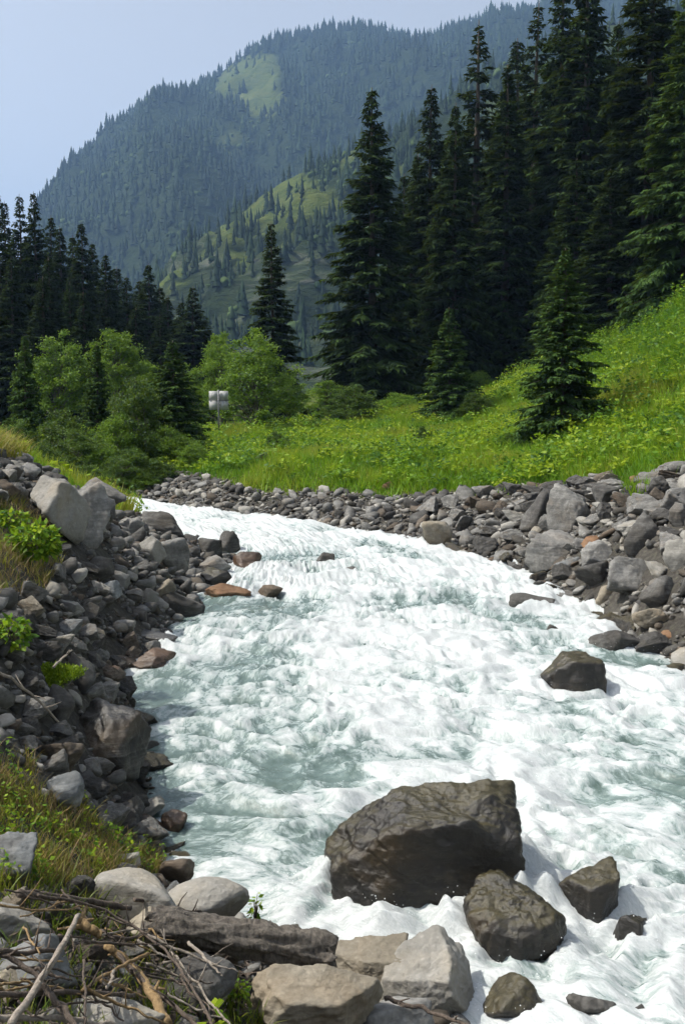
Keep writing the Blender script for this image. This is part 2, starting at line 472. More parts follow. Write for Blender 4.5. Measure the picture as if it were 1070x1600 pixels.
def ground_mat():
    m, nt, N, L, B = new_mat('river_bank_soil')
    ge = N.new('ShaderNodeNewGeometry'); P = ge.outputs['Position']
    at = N.new('ShaderNodeAttribute'); at.attribute_name = 'green'
    n1 = noise_n(N, L, P, 0.9, 6, 0.6); n2 = noise_n(N, L, P, 14, 6, 0.7)
    vo = N.new('ShaderNodeTexVoronoi'); vo.inputs['Scale'].default_value = 16; L.new(P, vo.inputs['Vector'])
    s = mathn(N, L, 'ADD', mathn(N, L, 'MULTIPLY', n1, 0.4), mathn(N, L, 'MULTIPLY', n2, 0.6))
    soil = ramp(N, [(0.3, (0.025, 0.022, 0.018)), (0.7, (0.13, 0.122, 0.108)), (0.5, (0.062, 0.057, 0.050))]); L.new(s, soil.inputs[0])
    grn = ramp(N, [(0.3, (0.03, 0.055, 0.008)), (0.7, (0.11, 0.13, 0.02))]); L.new(n2, grn.inputs[0])
    f = mathn(N, L, 'ADD', at.outputs['Fac'], mathn(N, L, 'MULTIPLY', mathn(N, L, 'SUBTRACT', n2, 0.5), 0.8), True)
    L.new(mixc(N, L, f, soil.outputs[0], grn.outputs[0]), B.inputs['Base Color'])
    B.inputs['Roughness'].default_value = 0.95; B.inputs['Specular IOR Level'].default_value = 0.1
    b = bump(N, L, n2, 0.8, 0.05); b = bump(N, L, vo.outputs['Distance'], 0.5, 0.03, b)
    L.new(b, B.inputs['Normal'])
    return m
M['ground'] = ground_mat()

def hill_mat():
    m, nt, N, L, B = new_mat('mountain_side')
    ge = N.new('ShaderNodeNewGeometry'); P = ge.outputs['Position']
    at = N.new('ShaderNodeAttribute'); at.attribute_name = 'meadow'
    ar = N.new('ShaderNodeAttribute'); ar.attribute_name = 'crag'
    n1 = noise_n(N, L, P, 0.02, 6, 0.65); n2 = noise_n(N, L, P, 0.11, 6, 0.7)
    n3 = noise_n(N, L, mapping(N, L, P, (1, 1, 3.5), (0.3, 0.2, 0)), 0.06, 6, 0.7, 0.5)
    grass = ramp(N, [(0.3, (0.035, 0.055, 0.015)), (0.75, (0.14, 0.145, 0.045)), (0.5, (0.075, 0.10, 0.026))])
    L.new(mathn(N, L, 'ADD', mathn(N, L, 'MULTIPLY', n1, 0.5), mathn(N, L, 'MULTIPLY', n2, 0.5)), grass.inputs[0])
    crag = ramp(N, [(0.35, (0.018, 0.026, 0.016)), (0.72, (0.12, 0.12, 0.105)), (0.52, (0.042, 0.058, 0.028))]); L.new(n3, crag.inputs[0])
    floor = ramp(N, [(0.3, (0.010, 0.018, 0.008)), (0.7, (0.03, 0.045, 0.016))]); L.new(n2, floor.inputs[0])
    c = mixc(N, L, at.outputs['Fac'], floor.outputs[0], grass.outputs[0])
    c = mixc(N, L, ar.outputs['Fac'], c, crag.outputs[0])
    L.new(c, B.inputs['Base Color']); B.inputs['Roughness'].default_value = 0.95; B.inputs['Specular IOR Level'].default_value = 0.05
    L.new(bump(N, L, n3, 1.0, 6.0), B.inputs['Normal'])
    return m
M['hill'] = hill_mat()

def water_mat():
    m, nt, N, L, B = new_mat('white_water')
    at = N.new('ShaderNodeAttribute'); at.attribute_name = 'foam'
    fs = N.new('ShaderNodeAttribute'); fs.attribute_name = 'flow_s'
    ft = N.new('ShaderNodeAttribute'); ft.attribute_name = 'flow_t'
    cv = N.new('ShaderNodeCombineXYZ'); L.new(fs.outputs['Fac'], cv.inputs[0]); L.new(ft.outputs['Fac'], cv.inputs[1])
    v = cv.outputs[0]
    wob = N.new('ShaderNodeTexNoise'); wob.inputs['Scale'].default_value = 1.3; wob.inputs['Detail'].default_value = 3; L.new(v, wob.inputs['Vector'])
    wv = N.new('ShaderNodeVectorMath'); wv.operation = 'MULTIPLY_ADD'; L.new(wob.outputs['Color'], wv.inputs[0]); wv.inputs[1].default_value = (0.45, 0.45, 0); L.new(v, wv.inputs[2])
    w = wv.outputs[0]
    streak = noise_n(N, L, mapping(N, L, w, (1.0, 1.7, 1)), 2.6, 8, 0.70, 0.25)
    fine = noise_n(N, L, mapping(N, L, w, (1.0, 1.25, 1)), 11, 6, 0.74, 0.2)
    f = mathn(N, L, 'ADD', at.outputs['Fac'], mathn(N, L, 'MULTIPLY', mathn(N, L, 'SUBTRACT', streak, 0.5), 1.6))
    f = mathn(N, L, 'ADD', f, mathn(N, L, 'MULTIPLY', mathn(N, L, 'SUBTRACT', fine, 0.5), 0.9))
    # clear water showing as veins between the foam strands
    vn = noise_n(N, L, mapping(N, L, w, (1.0, 1.5, 1)), 2.7, 6, 0.66, 0.35)
    vr = ramp(N, [(0.0, (1, 1, 1)), (0.09, (0, 0, 0))]); L.new(mathn(N, L, 'ABSOLUTE', mathn(N, L, 'SUBTRACT', vn, 0.5)), vr.inputs[0])
    f = mathn(N, L, 'SUBTRACT', f, mathn(N, L, 'MULTIPLY', vr.outputs[0], 0.30))
    fr = ramp(N, [(0.10, (0, 0, 0)), (0.78, (1, 1, 1)), (0.42, (0.45, 0.45, 0.45))]); L.new(f, fr.inputs[0])
    fo = fr.outputs[0]
    wc = ramp(N, [(0.3, (0.055, 0.085, 0.075)), (0.7, (0.15, 0.205, 0.19))]); L.new(streak, wc.inputs[0])
    bub = noise_n(N, L, mapping(N, L, w, (1.0, 1.4, 1)), 42, 4, 0.75)
    br = ramp(N, [(0.32, (0.30, 0.335, 0.335)), (0.66, (0.60, 0.615, 0.61))]); L.new(mathn(N, L, 'ADD', mathn(N, L, 'MULTIPLY', bub, 0.55), mathn(N, L, 'MULTIPLY', streak, 0.45)), br.inputs[0])
    milky = mixc(N, L, 0.5, wc.outputs[0], (0.34, 0.41, 0.40))
    lo = mixc(N, L, mathn(N, L, 'MULTIPLY', fo, 2.0, True), wc.outputs[0], milky)
    hi_ = mathn(N, L, 'MULTIPLY', mathn(N, L, 'SUBTRACT', fo, 0.35), 1.6, True)
    L.new(mixc(N, L, hi_, lo, br.outputs[0]), B.inputs['Base Color'])
    rg = ramp(N, [(0.0, (0.10,) * 3), (0.8, (0.5,) * 3)]); L.new(fo, rg.inputs[0])
    L.new(rg.outputs[0], B.inputs['Roughness'])
    B.inputs['IOR'].default_value = 1.33
    b = bump(N, L, streak, 0.22, 0.05); b = bump(N, L, fine, 0.38, 0.018, b); b = bump(N, L, bub, 0.4, 0.007, b)
    L.new(b, B.inputs['Normal'])
    return m
M['water'] = water_mat()
def plain(name, c, rough=0.6, metal=0.0):
    m, nt, N, L, B = new_mat(name)
    tc = N.new('ShaderNodeTexCoord')
    n = noise_n(N, L, tc.outputs['Object'], 6, 4, 0.6)
    r = ramp(N, [(0.3, tuple(x * 0.75 for x in c)), (0.7, c)]); L.new(n, r.inputs[0]); L.new(r.outputs[0], B.inputs['Base Color'])
    B.inputs['Roughness'].default_value = rough; B.inputs['Metallic'].default_value = metal
    return m
M['sheet_metal'] = plain('bare_sheet_metal', (0.42, 0.42, 0.41), 0.7)
M['post_metal'] = plain('galvanised_post', (0.14, 0.145, 0.15), 0.5)
M['foam'] = plain('spray', (0.9, 0.92, 0.92), 0.5)

# ---------------------------------------------------------------- ground sheet
BANK_TOP = [(-400, 770), (150, 765), (250, 745), (280, 735), (330, 742), (420, 768), (500, 762), (600, 772), (700, 766), (770, 766), (850, 756), (900, 752), (940, 742), (965, 752), (985, 778), (1005, 772), (1020, 742), (1070, 728), (1500, 700)]
_bx, _by = np.array(BANK_TOP, float).T
def greenness(x, y, z):
    px, py, dep = project(x, y, z)
    m = sstep(14, -6, py - np.interp(px, _bx, _by)) * (y > 17)
    # near bank crest: only the strip of grass behind the boulders
    nearbank = (y < 27) & (x < -1.5)
    m = np.where(nearbank, 0.9 * sstep(17, 19.5, y + 0 * x) * (x < -4.2), m)
    m = np.where((y < 17) & (x < -4), 0.35, m)
    m = np.where((x > 9) & (y < 17) & (z > 2.6), 0.9, m)
    return m

def spaced(a, b, lo, hi, h):
    """coordinates with spacing h between lo and hi, growing outside"""
    mid = np.arange(lo, hi + 1e-6, h)
    out, s, p = [], h, hi
    while p < b:
        s *= 1.16; p += s; out.append(min(p, b))
    low, s, p = [], h, lo
    while p > a:
        s *= 1.16; p -= s; low.append(max(p, a))
    return np.concatenate([low[::-1], mid, out])
gx = spaced(-3500, 3500, -12, 16, 0.19)
gy = spaced(-900, 4200, 2.5, 32, 0.19)
GX, GY = np.meshgrid(gx, gy)
GZ = ground_z(GX, GY)
GR = greenness(GX, GY, GZ)
GZ = GZ + 0.04 * fbm(GX * 3.1, GY * 3.1, 0.0, 3, 21) * (1 - 0.5 * GR)
ny_, nx_ = GX.shape
idx = np.arange(nx_ * ny_).reshape(ny_, nx_)
quads = np.stack([idx[:-1, :-1], idx[:-1, 1:], idx[1:, 1:], idx[1:, :-1]], -1).reshape(-1, 4)
g_ob = link('ground', make_mesh('ground', np.stack([GX, GY, GZ], -1).reshape(-1, 3), quads, M['ground'], True, {'green': GR.ravel()}))
tag(g_ob, 'stony river bank and meadow soil of the valley floor', 'ground', kind='structure')

# ---------------------------------------------------------------- distant mountain, spur and their forests
def patch(name, xs, ys, zf, label, fmask):
    X, Y = np.meshgrid(xs, ys)
    Z = zf(X, Y)
    px, py, dep = project(X, Y, Z)
    me_, cr_ = fmask(X, Y, Z, px, py)
    n, k = X.shape
    i = np.arange(n * k).reshape(n, k)
    q = np.stack([i[:-1, :-1], i[:-1, 1:], i[1:, 1:], i[1:, :-1]], -1).reshape(-1, 4)
    o = link(name, make_mesh(name, np.stack([X, Y, Z], -1).reshape(-1, 3), q, M['hill'], True, {'meadow': me_.ravel(), 'crag': cr_.ravel()}))
    tag(o, label, 'mountain', kind='structure')
    return o

RIDGE_Y, FOOT_Y = 1750.0, 640.0
_rp = np.array([(-700, 560), (-300, 610), (-100, 560), (0, 500), (45, 420), (70, 360), (88, 306), (118, 274), (200, 214), (270, 166), (320, 136), (372, 100), (400, 84), (440, 70), (500, 56), (560, 46), (600, 54), (640, 72), (665, 62), (700, 50), (800, 30), (900, 5), (1000, -30), (1200, -90), (1800, -200)], float)
_rx = (_rp[:, 0] - 535) / FPX * RIDGE_Y
_rz = np.array([at_depth(a, b, RIDGE_Y)[2] for a, b in _rp])
def main_z(X, Y):
    xe = X * RIDGE_Y / np.clip(Y, FOOT_Y, RIDGE_Y) * 0.92 + X * 0.08
    h = np.interp(xe, _rx, _rz)
    t = np.clip((Y - FOOT_Y) / (RIDGE_Y - FOOT_Y), 0, 1)
    z = h * (0.12 * t + 0.88 * t ** 1.25)
    back = np.clip((Y - RIDGE_Y) / 900, 0, 1)
    z = z - back * h * 0.75
    env = np.sin(np.pi * np.clip(t, 0, 1)) ** 0.7
    env = env * np.clip(h / 330 - 0.15, 0, 1)
    z = z + env * (62 * ridged(X / 300 + 0.2 * Y / 300, Y / 800, 0.4, 4, 4) + 20 * fbm(X / 80, Y / 100, 0, 3, 8))
    z = z + 5 * fbm(X / 40, Y / 40, 0, 2, 31) * (t > 0.3) * np.clip(h / 200, 0, 1)
    return np.where(Y <= FOOT_Y, -2.0, np.maximum(z, -2))
CLEAR = [(330, 140), (350, 112), (378, 92), (432, 82), (440, 120), (440, 165), (425, 178), (402, 190), (372, 160), (345, 152)]
def main_mask(X, Y, Z, px, py):
    m = in_poly(px + 9 * fbm(X / 40, Y / 40, 0, 2, 5), py + 6 * fbm(X / 40, Y / 40, 7, 2, 5), CLEAR) & (Y > 1100) & (Y < RIDGE_Y + 40)
    sp = sstep(0.52, 0.7, fbm(X / 110, Y / 160, 2.0, 3, 40)) * 0.55
    return np.maximum(m * 1.0, sp), np.zeros_like(X)
patch('mountain', np.linspace(-1500, 1500, 230), np.concatenate([np.linspace(630, 1800, 160), np.linspace(1815, 2700, 30)]), main_z, 'steep forested mountain rising behind the valley', main_mask)

SP_Y, SP_F = 640.0, 300.0
_sp_px = np.array([(-300, 690), (150, 600), (220, 520), (252, 462), (300, 412), (345, 372), (395, 335), (430, 305), (480, 268), (540, 232), (600, 205), (660, 185), (760, 130), (900, 60), (1070, -20), (1500, -150)], float)
_sx = (_sp_px[:, 0] - 535) / FPX * SP_Y
_sz = np.array([at_depth(a, b, SP_Y)[2] for a, b in _sp_px])
def spur_z(X, Y):
    xe = X * SP_Y / np.clip(Y, SP_F, SP_Y) * 0.7 + 0.3 * X
    h = np.interp(xe, _sx, _sz)
    t = np.clip((Y - SP_F) / (SP_Y - SP_F), 0, 1)
    steps = t + 0.035 * np.sin(t * 24 + 1.5 * fbm(X / 60, Y / 60, 0, 2, 6) + X / 26)
    z = h * np.clip(steps, 0, 1.05) ** 1.12
    z = z - np.clip((Y - SP_Y) / 400, 0, 1) * h * 0.6
    env = np.sin(np.pi * t) ** 0.7
    z = z + env * (12 * ridged(X / 75, Y / 110, 0.1, 4, 14) + 8 * fbm(X / 18, Y / 20, 0, 4, 18))
    return np.where(Y <= SP_F, -2, np.maximum(z, -2))
def spur_mask(X, Y, Z, px, py):
    n = fbm(X / 22, Y / 30, 0, 3, 55)
    n2 = fbm(X / 60, Y / 70, 3.0, 3, 57)
    band = [(250, 455), (300, 395), (380, 325), (425, 270), (470, 268), (520, 300), (525, 340), (470, 352), (415, 352), (365, 378), (300, 420), (262, 462)]
    band2 = [(350, 400), (420, 372), (470, 378), (420, 395), (360, 420)]
    band3 = [(430, 232), (520, 215), (560, 210), (560, 250), (470, 262)]
    w = 16 * n
    m = in_poly(px + w, py + w, band) | in_poly(px + w, py + w, band2) | in_poly(px + w, py + w, band3)
    mead = np.where(m, 1.0, sstep(0.05, 0.5, n2) * 0.6)
    m = m & (fbm(X / 12, Y / 14, 2.0, 3, 66) < 0.22)
    cr = sstep(-0.25, 0.15, fbm(X / 30, Z / 14, Y / 90, 3, 63)) * (py > 372 - 40 * n2) * (1 - m)
    return mead, cr
patch('hillside', np.linspace(-420, 620, 240), np.concatenate([np.linspace(295, 660, 170), np.linspace(668, 1060, 20)]), spur_z, 'rocky green spur of the mountain with grassy ledges', spur_mask)

def conifer_template(rng, tiers=4, sides=4):
    V, F = [], []
    for k in range(tiers):
        z0 = 0.06 + 0.80 * k / tiers; z1 = z0 + 1.15 / tiers + 0.10
        r = 0.19 * (1 - k / tiers) ** 0.8 + 0.02
        b = len(V)
        V.append((0, 0, min(z1, 1.0)))
        for j in range(sides):
            a = 2 * math.pi * (j + 0.5 * k) / sides
            q = r * rng.uniform(0.72, 1.25)
            V.append((q * math.cos(a), q * math.sin(a), z0 + rng.uniform(-0.05, 0.05)))
        for j in range(sides):
            F.append((b, b + 1 + j, b + 1 + (j + 1) % sides))
    return np.array(V), np.array(F)

def blob_template(rng, sub=1):
    V, F = ico(sub)
    V = V * (1 + 0.25 * rng.normal(size=(len(V), 1)))
    V[:, 2] = V[:, 2] * 0.5 + 0.42
    V[:, :2] *= 0.46
    return V, F

def ico(sub):
    t = (1 + 5 ** 0.5) / 2
    V = [(-1, t, 0), (1, t, 0), (-1, -t, 0), (1, -t, 0), (0, -1, t), (0, 1, t), (0, -1, -t), (0, 1, -t), (t, 0, -1), (t, 0, 1), (-t, 0, -1), (-t, 0, 1)]
    F = [(0, 11, 5), (0, 5, 1), (0, 1, 7), (0, 7, 10), (0, 10, 11), (1, 5, 9), (5, 11, 4), (11, 10, 2), (10, 7, 6), (7, 1, 8), (3, 9, 4), (3, 4, 2), (3, 2, 6), (3, 6, 8), (3, 8, 9), (4, 9, 5), (2, 4, 11), (6, 2, 10), (8, 6, 7), (9, 8, 1)]
    V = [np.array(v) / np.linalg.norm(v) for v in V]
    for _ in range(sub):
        cache, F2 = {}, []
        def mid(a, b):
            k = (min(a, b), max(a, b))
            if k not in cache:
                m = V[a] + V[b]; V.append(m / np.linalg.norm(m)); cache[k] = len(V) - 1
            return cache[k]
        for a, b, c in F:
            x, y, z = mid(a, b), mid(b, c), mid(c, a)
            F2 += [(a, x, z), (b, y, x), (c, z, y), (x, y, z)]
        F = F2
    return np.array(V), np.array(F)

def scatter_mesh(name, temps, which, pos, h, w, rng, mat, tint):
    Vs, Fs, Ts, base = [], [], [], 0
    for k, (V, F) in enumerate(temps):
        s = which == k
        n = int(s.sum())
        if n == 0: continue
        a = rng.uniform(0, 2 * np.pi, n)
        c, sn = np.cos(a)[:, None], np.sin(a)[:, None]
        X = (V[None, :, 0] * c - V[None, :, 1] * sn) * w[s][:, None]
        Y = (V[None, :, 0] * sn + V[None, :, 1] * c) * w[s][:, None]
        Z = V[None, :, 2] * h[s][:, None]
        P = np.stack([X + pos[s][:, None, 0], Y + pos[s][:, None, 1], Z + pos[s][:, None, 2]], -1)
        Vs.append(P.reshape(-1, 3))
        Fs.append((F[None] + (np.arange(n) * len(V))[:, None, None]).reshape(-1, 3) + base)
        Ts.append(np.repeat(tint[s], len(V)))
        base += n * len(V)
    return link(name, make_mesh(name, np.vstack(Vs), np.vstack(Fs), mat, False, {'tint': np.concatenate(Ts)}))

rng = np.random.default_rng(11)
tem = [conifer_template(rng) for _ in range(6)] + [blob_template(rng) for _ in range(3)]
tem_far = tem[:6] + [blob_template(rng, 0) for _ in range(3)]
def grow(name, n, xr, yr, zf, mask, hmin, hmax, keep, label, decid=0.1, seed=1, slim=(0.8, 1.35), temps=None):
    r = np.random.default_rng(seed)
    X = r.uniform(*xr, n); Y = r.uniform(*yr, n)
    Z = zf(X, Y)
    px, py, dep = project(X, Y, Z)
    ok = (px > -120) & (px < 1190) & (Z > 3)
    X, Y, Z, px, py = X[ok], Y[ok], Z[ok], px[ok], py[ok]
    me_, cr_ = mask(X, Y, Z, px, py)
    p = keep(X, Y, Z, me_, cr_, px, py)
    ok = r.uniform(size=len(X)) < p
    X, Y, Z = X[ok], Y[ok], Z[ok]
    n = len(X)
    dn = fbm(X / 60, Y / 60, 5.0, 2, 71)
    dec = r.uniform(size=n) < np.clip(decid + 0.5 * dn * (decid > 0), 0, 0.9)
    which = np.where(dec, 6 + r.integers(0, 3, n), r.integers(0, 6, n))
    h = r.uniform(hmin, hmax, n) * np.where(dec, 0.30, 1.0) * (0.6 + 0.6 * r.uniform(size=n))
    w = h * np.where(dec, r.uniform(0.9, 1.5, n), r.uniform(*slim, n))
    tint = np.clip(np.where(dec, r.uniform(0.55, 1.0, n), r.uniform(0.05, 0.40, n)) + 0.38 * dn + 0.3 * fbm(X / 260, Y / 260, 1.0, 2, 73), 0, 1)
    o = scatter_mesh(name, temps or tem, which, np.stack([X, Y, Z - 0.5], -1), h, w, r, M['forest'], tint)
    tag(o, label, 'forest', kind='stuff')
grow('forest', 31000, (-900, 900), (700, 1790), main_z, main_mask, 8, 20,
     lambda X, Y, Z, m, c, px, py: np.where(m > 0.9, 0.05, 0.97 - 0.6 * m), 'dark conifer forest covering the far mountain side', 0.10, 2, temps=tem_far)
grow('hillside_woods', 11500, (-330, 420), (320, 670), spur_z, spur_mask, 6, 14,
     lambda X, Y, Z, m, c, px, py: np.clip(np.where(m > 0.9, 0.16, 0.95 - 0.3 * m) * (1 - 0.35 * c) * (1 + 0.6 * (px > 470)), 0, 1), 'scattered conifers and scrub on the green rocky spur', 0.24, 3, (0.6, 0.95))

# ---------------------------------------------------------------- rocks
rock_list = []      # (x, y, radius) for clearances and wake foam
def rock_shape(sub, rng, planes=9, soft=22.0, rough=0.05, fr=2.2, strata=0.0, dirs=None, box=True, cap=0.68, cleft=False):
    V, F = ico(sub)
    n = rng.normal(size=(planes, 3)); n /= np.linalg.norm(n, axis=1)[:, None]
    hgt = rng.uniform(0.50, 0.90, planes)
    if dirs is not None:
        dn = np.array([d[:3] for d in dirs], float); dn /= np.linalg.norm(dn, axis=1)[:, None]
        n = np.vstack([n, dn]); hgt = np.concatenate([hgt, [d[3] for d in dirs]])
    d = V @ n.T
    inv = np.maximum(d, 0.02) / hgt[None]
    inv = np.concatenate([inv, np.full((len(V), 1), cap)], 1)
    r = 1.0 / (np.power(np.power(inv, soft).sum(1), 1.0 / soft))
    P = V * r[:, None]
    o = rng.uniform(-50, 50, 3)
    disp = rough * fbm(P[:, 0] * fr + o[0], P[:, 1] * fr + o[1], P[:, 2] * fr + o[2], 5 if sub > 3 else 3, 77, 0.58)
    if strata > 0:
        q = P @ np.array([0.35, 0.15, 0.92])
        disp += strata * ridged(q * 7 + 0.6 * fbm(P[:, 0] * 2, P[:, 1] * 2, P[:, 2] * 2, 2, 5), P[:, 0] * 0.8, P[:, 1] * 0.8, 3, 9)
    P = P * (1 + disp)[:, None]
    if cleft:      # a slanting saddle across the top and ledges down the left flank
        up = np.clip(P[:, 2], 0, 1)
        P[:, 2] -= 0.16 * up * np.exp(-((P[:, 0] - 0.18 + 0.55 * P[:, 1]) / 0.20) ** 2) * sstep(0.5, -0.5, P[:, 1])
        led = ridged((P[:, 0] * 0.6 + P[:, 2]) * 3.2, P[:, 1] * 1.2, P[:, 0] * 0.5, 3, 12)
        P[:, 0] -= 0.035 * led * sstep(0.0, -0.5, P[:, 0])
        P[:, 1] -= 0.03 * led * sstep(0.0, -0.5, P[:, 1])
    if box:
        lo, hi = P.min(0), P.max(0)
        P = (P - (lo + hi) / 2) / ((hi - lo) / 2)
    return P, F

LAND = []           # landmarks for describing the smaller stones
def hero(x0, y0, x1, y1, mat, label, seed, ref=None, depth=0.8, sink=0.3, water=False, sub=4, planes=10, soft=36, rough=0.09, strata=0.008, dirs=None, name='boulder', tilt=0.0, Y=None, cat='rock', lift=0.0, cap=0.70, cleft=False):
    r = np.random.default_rng(seed)
    cx = (x0 + x1) / 2
    if Y is not None: B = at_depth(cx, y1, Y)
    elif water: B = on_water(cx, y1)
    else: B = on_ground(cx, y1)
    dist = B[1] * _cp - (B[2] - CAM_H) * _sp
    w = (x1 - x0) / FPX * dist
    dpt = w * depth
    look = math.atan2(CAM_H - B[2], B[1])                    # looking down on the top
    vis = (y1 - y0) / FPX * dist
    h = max((vis - 0.45 * dpt * math.sin(look)) / math.cos(look), 0.35 * w * 0.5) * (1.12 if water else 1.0)
    full = h * (1 + sink)
    P, F = rock_shape(sub, r, planes, soft, rough, strata=strata, dirs=dirs, cap=cap, cleft=cleft)
    if tilt:
        c, s = math.cos(tilt), math.sin(tilt)
        P = P @ np.array([[c, 0, -s], [0, 1, 0], [s, 0, c]])
        P /= np.abs(P).max(0)
    P = P * np.array([w / 2, dpt / 2, full / 2])
    base = np.array([B[0], B[1] + 0.30 * dpt, B[2] - h * sink + full / 2 + lift])
    me = make_mesh(name, P, F, M[mat], True)
    o = link(name, me, loc=tuple(base))
    tag(o, label, cat)
    rock_list.append((base[0], base[1], w / 2, dpt / 2, water, base[2] + full / 2))
    if ref: LAND.append((ref, base[0], base[1]))
    return o

# --- boulders standing in the river
big = hero(504, 1242, 838, 1442, 'wet', 'huge dark mossy boulder with a slanting cleft, standing in the white water', 301, 'the huge mossy boulder', depth=0.50, sink=0.35, water=True, sub=6, planes=0, soft=46, rough=0.065, strata=0.024, cap=0.62,
     dirs=[(-0.16, -0.16, 1, 0.60), (-0.66, -0.10, 0.74, 0.66), (1, -0.05, 0.08, 0.80), (0.5, -0.35, 1, 0.78), (0.16, -1, -0.10, 0.62), (-0.72, -0.72, 0.10, 0.80), (-1, 0, -0.12, 0.95), (0.0, 1, 0.25, 0.70), (0.62, -0.45, -0.72, 0.82), (0, 0, -1, 0.7), (-0.1, 0.5, 0.9, 0.74)], cleft=True)
hero(728, 1386, 892, 1512, 'wet', 'wet brown hump of rock just downstream of the huge boulder, water pouring over its side', 302, 'the wet brown hump', sub=5, depth=0.9, water=True, planes=5, strata=0.02, soft=10)
hero(870, 1360, 974, 1462, 'wet', 'blunt olive grey boulder with a flat tilted top beside the wet brown hump', 303, 'the blunt olive boulder', sub=4, depth=0.8, water=True, dirs=[(-0.1, -0.15, 1, 0.55), (0.75, -0.6, -0.25, 0.6), (-0.7, -0.5, 0.0, 0.7)], strata=0.01)
hero(962, 1436, 1018, 1496, 'wet', 'small dark rock half drowned in foam beside the blunt olive boulder', 304, None, water=True, sub=3)
hero(748, 1530, 868, 1600, 'wet', 'low grey rock washed by thin water at the bottom edge, below the wet brown hump', 305, None, water=True, soft=9, sub=4)
hero(888, 1556, 964, 1612, 'dark', 'small dark rounded rock at the bottom edge of the river', 306, None, water=True, sub=4)
hero(968, 1574, 1012, 1612, 'dark', 'rounded stone cut by the bottom edge beside the small dark rounded rock', 307, None, water=True, sub=3)
hero(842, 1026, 946, 1092, 'wet', 'near black square boulder splitting the rapids close to the far bank', 308, 'the near black square boulder', sub=4, depth=0.75, water=True, planes=6, dirs=[(0, 0, 1, 0.7), (1, 0, 0, 0.85), (-0.6, 0, 0.8, 0.8)], sink=0.4)
hero(796, 928, 868, 958, 'dark', 'low grey rock with foam spilling over it upstream of the near black boulder', 309, 'the foam-washed low rock', water=True, soft=10, sub=4)
hero(790, 956, 818, 968, 'dark', 'tiny dark rock tip showing in foam below the foam-washed low rock', 310, None, water=True, sub=3)
hero(852, 978, 882, 1004, 'dark', 'small wet rock breaking the foam between the low grey rock and the square boulder', 311, None, water=True, sub=3)
hero(494, 864, 523, 889, 'dark', 'lone dark rock in the middle of the far river reach', 312, 'the lone mid-river rock', water=True, sub=3)
hero(534, 886, 560, 898, 'dark', 'flat rock tip just downstream of the lone mid-river rock', 313, None, water=True, sub=3)
hero(926, 986, 1002, 1026, 'dark', 'smooth dark rock at the far waterline above the square boulder', 314, 'the smooth waterline rock', water=True, soft=9, sub=4)
hero(1025, 1036, 1085, 1062, 'wet', 'greenish drowned stone in the shallow eddy by the far bank', 315, None, water=True, sub=3)

# --- stones of the near bank, upstream end first
hero(32, 742, 128, 832, 'pale', 'large pale grey boulder with a broad sunlit face on the near bank crest', 320, 'the large pale crest boulder', sub=4, depth=1.0, planes=7, dirs=[(-0.6, -0.55, 0.75, 0.55), (0.85, -0.45, 0.1, 0.72), (0.1, 0.0, 1, 0.62)])
hero(84, 752, 168, 848, 'grey', 'big shaded wedge of grey rock leaning on the large pale crest boulder', 321, 'the shaded grey wedge', sub=4, depth=1.0, planes=7, dirs=[(0.55, -0.6, 0.6, 0.55), (-0.3, -0.3, 1, 0.62)])
hero(112, 745, 200, 798, 'grey', 'long grey slab sloping down to the river behind the shaded wedge', 322, 'the long sloping slab', sub=4, depth=0.5, tilt=0.45)
hero(56, 736, 104, 756, 'dark', 'thin dark flat slab lying on top of the near bank crest', 323, None, sub=3, depth=0.8)
hero(0, 724, 36, 752, 'blue', 'blue grey stone on the crest at the picture edge', 324, 'the blue grey crest stone', sub=3)
hero(24, 722, 62, 746, 'grey', 'grey crest stone between the blue grey stone and the pale boulder', 325, None, sub=3)
hero(-14, 748, 30, 778, 'brown', 'brown stone below the blue grey crest stone at the picture edge', 326, None, sub=3)
hero(144, 778, 182, 808, 'grey', 'squarish grey stone under the long sloping slab', 327, 'the squarish grey stone', sub=3)
hero(188, 808, 226, 842, 'grey', 'rounded grey stone uphill of the dark river-edge ridge rock', 328, None, sub=3)
hero(218, 798, 292, 842, 'dark', 'dark brown ridge of rock at the upstream waterline of the near bank', 329, 'the dark ridge rock', sub=4, depth=0.5, tilt=0.2)
hero(206, 834, 258, 876, 'pale', 'pale grey boulder half hidden behind the round grey boulder', 330, None, sub=3, depth=0.8)
hero(226, 838, 294, 888, 'grey', 'round smooth grey boulder in the rubble above the point', 331, 'the round smooth boulder', sub=4, depth=0.9, soft=8)
hero(340, 832, 376, 866, 'dark', 'upright dark rock at the tip of the stony point', 332, 'the upright point rock', water=True, sub=3)
hero(308, 840, 346, 872, 'dark', 'dark lumpy rock behind the upright rock of the stony point', 333, None, sub=3)
hero(362, 864, 408, 890, 'wetbrown', 'low brown wet rock at the outermost tip of the stony point', 334, 'the outermost point rock', water=True, sub=3)
hero(298, 868, 360, 896, 'grey', 'flat grey slab in the middle of the stony point', 335, None, sub=3, depth=0.7)
hero(312, 888, 366, 918, 'wet', 'black wet rock just above the orange slab', 336, None, water=True, sub=3)
hero(318, 914, 392, 940, 'rust', 'flat orange tan slab lying in the water beside the stony point', 337, 'the orange slab', water=True, sub=4, depth=0.55, soft=10)
hero(400, 914, 442, 933, 'brown', 'low brown rock in the current beyond the end of the orange slab', 338, None, water=True, sub=3)
hero(398, 896, 420, 908, 'wet', 'small wet rock tip between the orange slab and the stony point', 339, None, water=True, sub=3)
hero(234, 904, 274, 944, 'tan', 'yellowish pale block among dark rubble above the waterline', 340, 'the yellowish block', sub=3)
